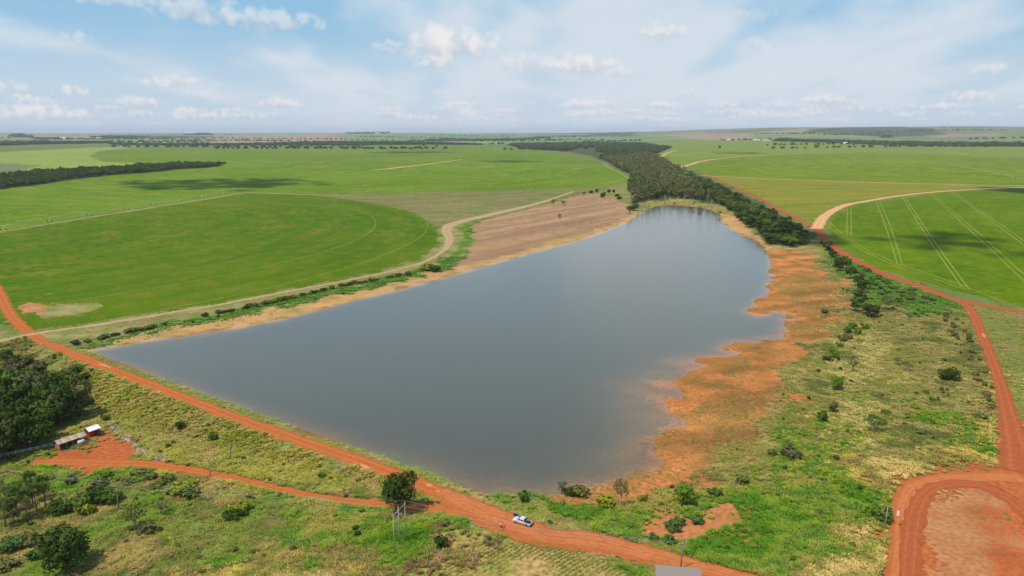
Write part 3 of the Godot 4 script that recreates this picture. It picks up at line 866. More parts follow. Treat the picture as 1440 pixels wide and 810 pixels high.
	for e in [[422.0, "outer"], [372.0, "inner"]]:
		var arc := PackedVector2Array()
		for k in 30:
			var a := lerpf(-0.75, 1.05, k / 29.0)
			arc.append(Vector2(-500, -630) + Vector2(cos(a), sin(a)) * e[0])
		ribbon("wheel_track", arc, [0.34, 0.34], pale, 0.1, "%s of two faint wheel rings inside the rim of the left crop circle" % e[1], 0.3, 4.0, false)
	var bare := soil_strip([188, 126, 84], [200, 142, 100], [172, 104, 62], [0.5], 7)
	for e in [[pv([-163.1, -268.1, -159.4, -265.5, -155.7, -262.9]), "pale sand patch on the crest road near its left end"], [pv([-42.0, -181.4, -40.4, -180.1, -38.8, -178.8]), "pale sand patch on the crest road left of the large tree"], [pv([-22.2, -170.0, -21.4, -169.5, -20.5, -168.9]), "small pale sand patch on the crest road right of the large tree"], [pv([-19.7, -166.7, -17.7, -165.6, -15.7, -163.4, -14.5, -160.9]), "long pale sand streak where the two red roads meet"], [pv([210.5, -307.1, 209.3, -303.7, 207.7, -300.4]), "white patch on the narrow right road"]]:
		ribbon("sand_patch", e[0], [0.2, 0.9, 0.2], bare, 0.16, e[1], 0.3, 0.8, false)
	# paired wheel marks of the sprayer in the deep green field
	var marks := [
		[332.5, -752.6, 307.5, -677.1, 287.8, -607.4, 273.9, -547.1, 267.9, -507.9, 263.9, -479.0, 264.5, -455.7, 264.5, -428.2, 264.5, -403.7, 261.9, -374.9, 259.6, -349.7], [399.1, -846.3, 335.6, -710.0, 292.1, -615.5], [407.1, -854.5, 339.8, -710.0, 297.7, -619.5],
		[472.7, -925.8, 357.2, -677.1, 263.9, -479.0], [482.2, -935.6, 361.9, -677.1, 265.7, -476.2], [539.9, -987.4, 352.9, -598.2, 261.6, -403.7], [543.8, -987.4, 356.5, -598.2, 262.1, -397.9],
		[604.5, -1033.2, 429.0, -666.8, 310.3, -421.8, 266.4, -330.2], [608.6, -1033.2, 433.6, -666.8, 324.2, -441.5, 269.8, -330.2], [656.7, -1070.3, 473.3, -693.2, 362.0, -468.2], [660.9, -1070.3, 477.5, -693.2, 366.7, -468.2],
		[320.3, -727.7, 297.2, -656.9, 280.7, -592.0, 267.7, -534.3, 262.1, -496.5, 258.4, -468.7, 259.2, -446.2, 259.5, -419.7, 259.7, -396.1], [446.4, -1183.5, 447.1, -1045.3, 412.1, -897.7], [366.9, -1009.8, 336.0, -862.8, 322.6, -786.1],
	]
	for i in marks.size():
		ribbon("wheel_track", pv(marks[i]), [0.5, 0.5], pale, 0.1, "thin pale wheel track pressed into the green field", 0.2, 4.0, false)

func build_water() -> void:
	# outline a little wider than the shore, so that the shore is where the land comes out of the water
	var big := Geometry2D.offset_polygon(lake, 5.0)
	var water := StandardMaterial3D.new()
	water.transparency = BaseMaterial3D.TRANSPARENCY_ALPHA
	water.albedo_color = Color(0.25, 0.27, 0.24, 0.06)
	water.roughness = 0.06
	water.metallic_specular = 0.5
	var rip := NoiseTexture2D.new()
	rip.width = 1024
	rip.height = 1024
	rip.seamless = true
	rip.as_normal_map = true
	rip.bump_strength = 2.0
	var n := FastNoiseLite.new()
	n.seed = 3
	n.frequency = 0.09
	n.fractal_octaves = 3
	rip.noise = n
	var lanes := NoiseTexture2D.new()
	lanes.width = 512
	lanes.height = 512
	lanes.seamless = true
	var n3 := FastNoiseLite.new()
	n3.seed = 6
	n3.frequency = 0.008
	n3.fractal_octaves = 4
	lanes.noise = n3
	water.roughness = 0.11
	water.roughness_texture = lanes
	water.normal_enabled = true
	water.normal_texture = rip
	water.normal_scale = 0.14
	water.uv1_triplanar = true
	water.uv1_world_triplanar = true
	water.uv1_scale = Vector3(0.006, 0.006, 0.010)
	var st := SurfaceTool.new()
	st.begin(Mesh.PRIMITIVE_TRIANGLES)
	for poly in big:
		if Geometry2D.is_polygon_clockwise(poly) and big.size() > 1 and poly.size() < 8:
			continue
		var t := Geometry2D.triangulate_polygon(poly)
		for q in range(0, t.size(), 3):
			var p0: Vector2 = poly[t[q]]
			var p1: Vector2 = poly[t[q + 1]]
			var p2: Vector2 = poly[t[q + 2]]
			if (p1 - p0).cross(p2 - p0) < 0.0:
				var sw := p1
				p1 = p2
				p2 = sw
			for p in [p0, p1, p2]:
				st.set_normal(Vector3.UP)
				st.add_vertex(Vector3(p.x, 0.0, p.y))
	var o := single("reservoir_water", st.commit(), water)
	tag(o, "calm grey-blue water of the reservoir mirroring the sky", "", "", "structure")
	# the silt that hangs in it
	var a := dam[0]
	var b := dam[dam.size() - 1]
	var e := (b - a).normalized()
	var n2 := Vector2(e.y, -e.x)
	if n2.dot(lake[10] - a) < 0.0:
		n2 = -n2
	var fog := FogVolume.new()
	fog.shape = RenderingServer.FOG_VOLUME_SHAPE_BOX
	var size := Vector3(1300.0, 4.9, 1000.0)
	fog.size = size
	var mid := a + e * 330.0 + n2 * 500.0
	fog.transform = Transform3D(Basis(Vector3(e.x, 0, e.y), Vector3.UP, Vector3(-e.y, 0, e.x)), Vector3(mid.x, -2.5, mid.y))
	var fm := FogMaterial.new()
	fm.albedo = srgb(158, 156, 130)
	fm.density = 0.55
	fog.material = fm
	fog.name = "water_silt"
	add_child(fog)
	tag(fog, "greenish silt clouding the reservoir water", "", "", "stuff")

# ---------------------------------------------------------------- plants
func leaf_material(c: Color, back := 0.35) -> StandardMaterial3D:
	var m := StandardMaterial3D.new()
	m.albedo_color = c
	m.vertex_color_use_as_albedo = true
	m.roughness = 0.75
	m.metallic_specular = 0.25
	m.backlight_enabled = true
	m.backlight = Color(back, back, back * 0.6)
	return m

func mesh_of(v: PackedVector3Array, n: PackedVector3Array, c: PackedColorArray) -> ArrayMesh:
	# front faces turn the way their normals point
	for i in range(0, v.size(), 3):
		var fn := (v[i + 2] - v[i]).cross(v[i + 1] - v[i])
		if fn.dot(n[i]) < 0.0:
			var sw := v[i + 1]
			v[i + 1] = v[i + 2]
			v[i + 2] = sw
			fn = -fn
		for k in 3:
			n[i + k] = (n[i + k] + fn.normalized() * 0.6).normalized()
	var arr := []
	arr.resize(Mesh.ARRAY_MAX)
	arr[Mesh.ARRAY_VERTEX] = v
	arr[Mesh.ARRAY_NORMAL] = n
	if c.size():
		arr[Mesh.ARRAY_COLOR] = c
	var m := ArrayMesh.new()
	m.add_surface_from_arrays(Mesh.PRIMITIVE_TRIANGLES, arr)
	return m

# a tussock: bent blades springing from one foot, about one metre wide and tall
func tuft_mesh(seed_: int, blades: int, spread: float, wide: float) -> ArrayMesh:
	var r := RandomNumberGenerator.new()
	r.seed = seed_
	var v := PackedVector3Array()
	var n := PackedVector3Array()
	var c := PackedColorArray()
	for b in blades:
		var a := r.randf() * TAU
		var d := Vector3(cos(a), 0, sin(a))
		var s := Vector3(-d.z, 0, d.x) * wide * r.randf_range(0.6, 1.2)
		var foot := d * r.randf() * 0.22 * spread
		var h := r.randf_range(0.55, 1.0)
		var lean := r.randf_range(0.25, 0.75) * spread
		var mid := foot + d * lean * 0.45 + Vector3.UP * h * 0.65
		var tip := foot + d * lean + Vector3.UP * h * r.randf_range(0.75, 1.0)
		var nn := Vector3.UP
		var t := r.randf_range(0.75, 1.2)
		for p in [foot - s, foot + s, mid + s * 0.8, foot - s, mid + s * 0.8, mid - s * 0.8, mid - s * 0.8, mid + s * 0.8, tip]:
			v.append(p); n.append(nn); c.append(Color(t, t, t))
	return mesh_of(v, n, c)

# leaves spread through the volume of several lobes
func crown_mesh(seed_: int, lobes: Array, leaves: int, size: float, gaps := 0.0) -> ArrayMesh:
	var r := RandomNumberGenerator.new()
	r.seed = seed_
	var v := PackedVector3Array()
	var n := PackedVector3Array()
	var c := PackedColorArray()
	var mid := Vector3.ZERO
	var total := 0.0
	for l in lobes:
		mid += l[0] * l[1]
		total += l[1]
	mid /= total
	var weights := PackedFloat32Array()
	var sum := 0.0
	for l in lobes:
		sum += l[1] * l[1]
		weights.append(sum)
	var tone := FastNoiseLite.new()
	tone.seed = seed_
	tone.frequency = 0.5
	for k in leaves:
		var pick := r.randf() * sum
		var li := 0
		while weights[li] < pick:
			li += 1
		var l: Array = lobes[li]
		var d := Vector3(r.randfn(), r.randfn() * 0.9 + 0.25, r.randfn()).normalized()
		var rad: float = l[1] * (r.randf_range(0.75, 1.05) if r.randf() < 0.7 else r.randf_range(0.5, 1.25))
		var p: Vector3 = l[0] + d * rad * Vector3(1.0, 0.85, 1.0)
		if gaps > 0.0 and tone.get_noise_3d(p.x * 2.5, p.y * 2.5, p.z * 2.5) > 0.32 - gaps:
			continue
		var out := (d + (p - mid).normalized() * 0.5).normalized()
		var nn := (out + Vector3(r.randfn(), r.randfn(), r.randfn()) * 0.65).normalized()
		var t := nn.cross(Vector3(r.randfn(), r.randfn(), r.randfn())).normalized()
		var b := nn.cross(t)
		var s := size * r.randf_range(0.6, 1.3)
		t *= s * 0.5
		b *= s
		var shade := r.randf_range(0.72, 1.25)
		var col := Color(shade * r.randf_range(0.92, 1.12), shade, shade * r.randf_range(0.8, 1.1))
		var fold := nn * s * 0.15
		var vn := (nn * 0.8 + out * 0.3).normalized()
		for q in [p - b, p + t + fold, p + b, p - b, p + b, p - t + fold]:
			v.append(q); n.append(vn); c.append(col)
	return mesh_of(v, n, c)

func tube(st: SurfaceTool, pts: Array, radii: Array, sides := 7) -> void:
	var rows := []
	for i in pts.size():
		var d: Vector3 = (pts[mini(i + 1, pts.size() - 1)] - pts[maxi(i - 1, 0)]).normalized()
		var a := d.cross(Vector3(0.31, 0.11, 0.94)).normalized()
		var b := d.cross(a)
		var row := []
		for k in sides:
			var t := TAU * k / sides
			row.append(pts[i] + (a * cos(t) + b * sin(t)) * radii[i])
		rows.append(row)
	for i in rows.size() - 1:
		for k in sides:
			var k2 := (k + 1) % sides
			for p in [rows[i][k], rows[i + 1][k], rows[i][k2], rows[i][k2], rows[i + 1][k], rows[i + 1][k2]]:
				st.add_vertex(p)
	for e in [0, rows.size() - 1]:
		for k in range(1, sides - 1):
			for p in ([rows[e][0], rows[e][k + 1], rows[e][k]] if e else [rows[e][0], rows[e][k], rows[e][k + 1]]):
				st.add_vertex(p)

func tube_mesh(lines: Array) -> ArrayMesh:
	var st := SurfaceTool.new()
	st.begin(Mesh.PRIMITIVE_TRIANGLES)
	for l in lines:
		tube(st, l[0], l[1], l[2] if l.size() > 2 else 7)
	st.generate_normals()
	return st.commit()

# [trunk mesh, crown mesh]: a broad tree of unit-free size, h metres tall, w metres wide
func tree_shapes(seed_: int, h: float, w: float, stem: float, lobes_n: int, leaves: int, leaf: float, gaps := 0.0) -> Array:
	var r := RandomNumberGenerator.new()
	r.seed = seed_
	var lobes := []
	var lines := []
	var top := Vector3(r.randf_range(-0.3, 0.3), h * stem, r.randf_range(-0.3, 0.3))
	lines.append([[Vector3(0, -0.4, 0), Vector3(0.05, h * stem * 0.5, 0), top], [w * 0.045 + 0.06, w * 0.032 + 0.04, w * 0.024 + 0.03]])
	var ch := h * (1.0 - stem * 0.75)
	lobes.append([Vector3(0, h - ch * 0.5, 0), minf(ch * 0.42, w * 0.36)])
	for k in lobes_n:
		var a := TAU * (k + r.randf() * 0.8) / lobes_n * 1.618
		var y := r.randf_range(0.12, 0.86)
		var rr := (w * 0.5) * sqrt(maxf(0.12, 1.0 - pow((y - 0.42) / 0.62, 2.0))) * r.randf_range(0.5, 0.82)
		var s := minf(w, ch) * r.randf_range(0.17, 0.27)
		var c := Vector3(cos(a) * rr, h - ch + ch * y, sin(a) * rr)
		lobes.append([c, s])
		if k < 6:
			lines.append([[top * 0.8, top.lerp(c, 0.5) + Vector3(0, 0.2, 0), c], [w * 0.02 + 0.03, w * 0.014 + 0.02, 0.02], 5])
	return [tube_mesh(lines), crown_mesh(seed_ + 1, lobes, leaves, leaf, gaps)]

# [trunk, crown of fan leaves, skirt of dead leaves]
func palm_shapes(seed_: int, h: float, fronds: int, reach: float) -> Array:
	var r := RandomNumberGenerator.new()
	r.seed = seed_
	var top := Vector3(r.randf_range(-0.4, 0.4), h - reach * 0.55, r.randf_range(-0.4, 0.4))
	var trunk := tube_mesh([[[Vector3(0, -0.4, 0), top * 0.5 + Vector3(0.1, 0, 0), top], [0.27, 0.22, 0.2]]])
	var live := []
	for dead in 2:
		var v := PackedVector3Array()
		var n := PackedVector3Array()
		var c := PackedColorArray()
		for k in (fronds if dead == 0 else fronds / 2):
			var a := r.randf() * TAU
			var d := Vector3(cos(a), 0, sin(a))
			var rise := r.randf_range(-0.6, 1.7) if dead == 0 else r.randf_range(-1.6, -0.7)
			var dir := (d + Vector3.UP * rise).normalized()
			var hub := top + dir * reach * r.randf_range(0.4, 0.55)
			var side := d.cross(Vector3.UP).normalized()
			var up := side.cross(dir).normalized()
			var sh := r.randf_range(0.75, 1.2)
			var col := Color(sh, sh, sh)
			for p in [top, top + side * 0.06, hub, top, hub, top - side * 0.06]:
				v.append(p); n.append(up); c.append(col)
			var fingers := 11
			for f in fingers:
				var t := lerpf(-1.9, 1.9, float(f) / (fingers - 1)) + r.randf_range(-0.1, 0.1)
				var ray := (dir * cos(t) + side * sin(t)).normalized()
				var len := reach * r.randf_range(0.42, 0.56)
				var tip := hub + ray * len + Vector3.DOWN * len * r.randf_range(0.2, 0.55)
				var mid := hub + ray * len * 0.6
				var w2 := ray.cross(up).normalized() * reach * 0.04
				for p in [hub, mid + w2, mid - w2, mid + w2, tip, mid - w2]:
					v.append(p); n.append((up + ray * 0.4 + Vector3.UP * 0.5).normalized()); c.append(col)
		live.append(mesh_of(v, n, c))
	return [trunk, live[0], live[1]]

func scatter_mesh(called: String, mesh: Mesh, mat: Material, rows: Array, label: String, category := "", parent: Node = self) -> MultiMeshInstance3D:
	# rows: [position, turn, scale Vector3, colour]
	var mm := MultiMesh.new()
	mm.transform_format = MultiMesh.TRANSFORM_3D
	mm.use_colors = true
	mm.mesh = mesh
	mm.instance_count = rows.size()
	var buf := PackedFloat32Array()
	buf.resize(rows.size() * 16)
	var o := 0
	for q in rows:
		var b := Basis(Vector3.UP, q[1]).scaled_local(q[2])
		var p: Vector3 = q[0]
		var c: Color = q[3]
		buf[o] = b.x.x; buf[o + 1] = b.y.x; buf[o + 2] = b.z.x; buf[o + 3] = p.x
		buf[o + 4] = b.x.y; buf[o + 5] = b.y.y; buf[o + 6] = b.z.y; buf[o + 7] = p.y
		buf[o + 8] = b.x.z; buf[o + 9] = b.y.z; buf[o + 10] = b.z.z; buf[o + 11] = p.z
		buf[o + 12] = c.r; buf[o + 13] = c.g; buf[o + 14] = c.b; buf[o + 15] = 1.0
		o += 16
	mm.buffer = buf
	var m := MultiMeshInstance3D.new()
	m.name = numbered(called) if parent == self else called
	m.multimesh = mm
	m.material_override = mat
	parent.add_child(m, true)
	tag(m, label, category, "", "stuff")
	return m

func seen_from_camera(p: Vector2, margin := 1.12) -> bool:
	return p.y < -95.0 and absf(p.x) < 0.76 * margin * absf(p.y) + 25.0

func grow_grass() -> void:
	var near: Level = levels[0]
	# nothing grows on the roads
	var im := Image.create_from_data(near.w, near.h, false, Image.FORMAT_L8, near.ids)
	for r in roads:
		var wider := PackedFloat32Array()
		for v in r[1]:
			wider.append(v - 0.25)
		fill_polygon(im, near, outline_of(r[0], wider), 255)
	near.ids = im.get_data()
	# zone: [share of spots grown, height from, to, width, colours]
	var kinds := {
		Z.slope: [0.85, 0.5, 1.25, 1.5, [[128, 128, 58], [104, 116, 40], [140, 126, 82], [112, 122, 46]]],
		Z.lush: [1.0, 0.7, 1.5, 1.3, [[66, 104, 20], [90, 121, 28], [110, 126, 42], [60, 98, 38], [96, 124, 32], [122, 120, 60]]],
		Z.low: [0.85, 0.5, 1.2, 1.3, [[84, 112, 34], [112, 116, 60], [70, 96, 30], [116, 104, 66], [128, 120, 70]]],
		Z.bank: [0.75, 0.3, 0.75, 1.5, [[108, 108, 52], [90, 106, 40], [122, 112, 72], [132, 128, 72], [84, 92, 44]]],
		Z.dry: [1.0, 0.6, 1.4, 1.3, [[158, 144, 78], [136, 132, 56], [126, 108, 70], [104, 112, 42], [164, 150, 96]]],
		Z.weeds: [0.9, 0.4, 1.0, 1.3, [[58, 98, 26], [86, 118, 38], [70, 108, 30]]],
		Z.verge: [0.5, 0.2, 0.6, 1.3, [[112, 118, 54], [98, 112, 42], [132, 118, 78]]],
		Z.stubble: [0.22, 0.15, 0.35, 1.2, [[134, 124, 76], [106, 118, 50]]],
		Z.pale: [0.9, 0.4, 0.95, 1.4, [[150, 144, 84], [132, 132, 66], [162, 152, 104], [118, 124, 54]]],
		Z.dead: [1.0, 0.6, 1.5, 1.2, [[112, 90, 66], [92, 76, 56], [134, 116, 84], [104, 100, 52]]],
		Z.mud: [0.04, 0.1, 0.3, 1.4, [[118, 104, 50], [104, 100, 44]]],
		Z.clay: [0.05, 0.1, 0.3, 1.4, [[118, 104, 50], [96, 96, 40]]],
		Z.marsh: [0.4, 0.3, 0.7, 1.3, [[134, 122, 64], [112, 112, 50]]],
		Z.sand: [0.03, 0.15, 0.4, 1.3, [[140, 126, 66], [112, 112, 50]]],
	}
	var tones := {}
	for k in kinds:
		tones[k] = kinds[k][4].map(func(c): return lin(c[0], c[1], c[2]))
	var drift := FastNoiseLite.new()
	drift.seed = 31
	drift.frequency = 0.03
	drift.fractal_octaves = 3
	var fine := FastNoiseLite.new()
	fine.seed = 32
	fine.frequency = 0.16
	var r := RandomNumberGenerator.new()
	r.seed = 77
	var rows := [[], [], []]
	var z := -108.0
	while z > -520.0:
		var step := 0.54 + maxf(0.0, -z - 150.0) * 0.0036
		var x := maxf(-254.0, 0.80 * z - 12.0)
		while x < minf(254.0, -0.80 * z + 12.0):
			var p := Vector2(x + r.randf_range(-0.5, 0.5) * step, z + r.randf_range(-0.5, 0.5) * step)
			x += step
			var id := id_at(near, p)
			if not kinds.has(id):
				continue
			var k: Array = kinds[id]
			var d := drift.get_noise_2d(p.x, p.y)
			var f := fine.get_noise_2d(p.x, p.y)
			if r.randf() > k[0] * (0.72 + 0.5 * f + 0.3 * d) * (1.25 if k[0] > 0.7 else 1.0):
				continue
			var y := ground_at(p.x, p.y)
			if y < 0.06 and id in [Z.mud, Z.clay, Z.sand, Z.marsh, Z.bank, Z.weeds, Z.verge]:
				continue
			var list: Array = tones[id]
			var q := clampf((d * 1.6 + 0.5) * (list.size() - 1) + f * 0.8 + r.randf_range(-0.7, 0.7), 0.0, list.size() - 1.001)
			var c: Color = list[int(q)].lerp(list[int(q) + 1], q - int(q))
			var s := r.randf_range(0.9, 1.12)
			c = Color(c.r * s * 1.6, c.g * s * 1.42, c.b * s * 1.15)
			var h: float = lerpf(k[1], k[2], clampf(0.5 + f * 0.9 + d * 0.3, 0.0, 1.0)) * r.randf_range(0.62, 0.95)
			var w: float = k[3] * maxf(step, 0.75) * r.randf_range(0.75, 1.15)
			rows[r.randi() % 3].append([Vector3(p.x, y - 0.04, p.y), r.randf() * TAU, Vector3(w, h, w), c])
		z -= step
	var mat := leaf_material(Color.WHITE, 0.3)
	var shapes := [tuft_mesh(1, 15, 1.5, 0.1), tuft_mesh(2, 13, 1.3, 0.11), tuft_mesh(3, 17, 1.7, 0.09)]
	var label := ["tall tussocky grass covering the dam slope and banks", "matted green and straw grass between the tussocks", "loose seeding grass along the verges"]
	for k in 3:
		scatter_mesh(["tussock_grass", "mat_grass", "seeding_grass"][k], shapes[k], mat, rows[k], label[k])
	# coarser weeds standing among the grass
	var weeds := [[], []]
	var share := {Z.lush: 0.05, Z.low: 0.06, Z.slope: 0.022, Z.bank: 0.02, Z.dry: 0.03, Z.weeds: 0.05}
	var wz := -112.0
	while wz > -420.0:
		var wx := maxf(-250.0, 0.80 * wz - 8.0)
		while wx < minf(250.0, -0.80 * wz + 8.0):
			var p := Vector2(wx + r.randf() * 1.6, wz + r.randf() * 1.6)
			wx += 1.6
			var id := id_at(near, p)
			if not share.has(id) or r.randf() > share[id] * (1.0 + 2.2 * drift.get_noise_2d(p.x * 1.8, p.y * 1.8)):
				continue
			var list: Array = tones[id]
			var c: Color = list[r.randi() % list.size()]
			var s := r.randf_range(0.55, 1.15)
			var k := r.randf_range(0.16, 0.42)
			weeds[r.randi() % 2].append([on_ground(p, -0.05), r.randf() * TAU, Vector3(k * 1.2, k * r.randf_range(0.8, 1.5), k * 1.2), Color(c.r * s, c.g * s * 0.95, c.b * s)])
		wz -= 1.6
	for k in 2:
		scatter_mesh("tall_weeds", kinds_of_tree.bush[k][1], leaf_material(Color.WHITE, 0.3), weeds[k], ["leafy weeds standing above the grass", "ragged weeds scattered through the grass"][k])
	print("weeds ", weeds[0].size() + weeds[1].size())
	print("tufts ", rows[0].size() + rows[1].size() + rows[2].size())

func inside_points(poly: PackedVector2Array, spacing: float, seed_: int, ragged := 0.0) -> Array:
	var r := RandomNumberGenerator.new()
	r.seed = seed_
	var lo := poly[0]
	var hi := poly[0]
	for p in poly:
		lo = lo.min(p); hi = hi.max(p)
	var o := []
	var z := hi.y
	while z > lo.y:
		var x := lo.x
		while x < hi.x:
			var p := Vector2(x + r.randf_range(-0.45, 0.45) * spacing, z + r.randf_range(-0.45, 0.45) * spacing)
			var k := 4.0 / maxf(ragged, 1.0)
			var q := p + Vector2(wobble.get_noise_2d(p.x * k, p.y * k), wobble.get_noise_2d(p.y * k + 77.0, p.x * k)) * ragged * 1.6
			if Geometry2D.is_point_in_polygon(q, poly):
				o.append(p)
			x += spacing
		z -= spacing * 0.9
	return o

var kinds_of_tree := {}
var leaf_mats := {}
var bark := {}

func make_tree_kinds() -> void:
	leaf_mats.dark = leaf_material(srgb(62, 80, 24))
	leaf_mats.mid = leaf_material(srgb(86, 108, 38))
	leaf_mats.bright = leaf_material(srgb(100, 130, 34))
	leaf_mats.olive = leaf_material(srgb(108, 112, 56))
	leaf_mats.grey = leaf_material(srgb(98, 100, 60))
	leaf_mats.yellow = leaf_material(srgb(132, 140, 32))
	leaf_mats.palm = leaf_material(srgb(92, 100, 50))
	leaf_mats.straw = leaf_material(srgb(128, 112, 76))
	leaf_mats.blue = leaf_material(srgb(82, 108, 52))
	bark.grey = paint_of(srgb(120, 108, 92), 0.95)
	bark.brown = paint_of(srgb(92, 74, 56), 0.95)
	bark.pale = paint_of(srgb(158, 146, 126), 0.95)
	kinds_of_tree.round = [tree_shapes(101, 10.0, 9.0, 0.28, 18, 2600, 0.42), tree_shapes(102, 10.0, 9.5, 0.25, 20, 2600, 0.42), tree_shapes(103, 10.0, 8.5, 0.3, 16, 2400, 0.42)]
	kinds_of_tree.forest = [tree_shapes(111, 11.0, 8.0, 0.4, 13, 900, 0.75), tree_shapes(112, 11.0, 9.0, 0.36, 15, 900, 0.78), tree_shapes(113, 11.0, 7.0, 0.42, 11, 800, 0.72), tree_shapes(114, 11.0, 8.5, 0.4, 14, 900, 0.75, 0.12)]
	kinds_of_tree.open = [tree_shapes(121, 6.0, 5.5, 0.42, 9, 650, 0.28, 0.1), tree_shapes(122, 6.0, 5.0, 0.45, 8, 520, 0.26, 0.15)]
	kinds_of_tree.bush = [tree_shapes(131, 2.6, 3.4, 0.12, 7, 420, 0.36, 0.04), tree_shapes(132, 2.6, 3.2, 0.12, 8, 440, 0.34, 0.08), tree_shapes(133, 2.4, 3.8, 0.1, 8, 420, 0.36, 0.14)]
	kinds_of_tree.small = [tree_shapes(141, 4.0, 4.0, 0.2, 10, 900, 0.3), tree_shapes(142, 4.0, 3.8, 0.22, 11, 900, 0.3)]
	kinds_of_tree.palm = [palm_shapes(151, 10.0, 20, 3.4), palm_shapes(152, 10.0, 17, 3.2), palm_shapes(153, 10.0, 22, 3.6)]

func plant(called: String, kind: String, which: int, at: Vector2, size: float, wide: float, leaf: String, label: String, category: String, group := "", stem := "brown") -> Node3D:
	var s: Array = kinds_of_tree[kind][which % kinds_of_tree[kind].size()]
	var o := thing(called, on_ground(at), rng.randf() * TAU, label, category, group)
	o.scale = Vector3(wide, size, wide)
	part("stem" if category == "bush" else "trunk", s[0], bark[stem], o)
	if s.size() > 2:
		part("crown", s[1], leaf_mats[leaf], o)
		part("dead_leaves", s[2], leaf_mats.straw, o)
	else:
		part("foliage" if category == "bush" else "crown", s[1], leaf_mats[leaf], o)
	return o

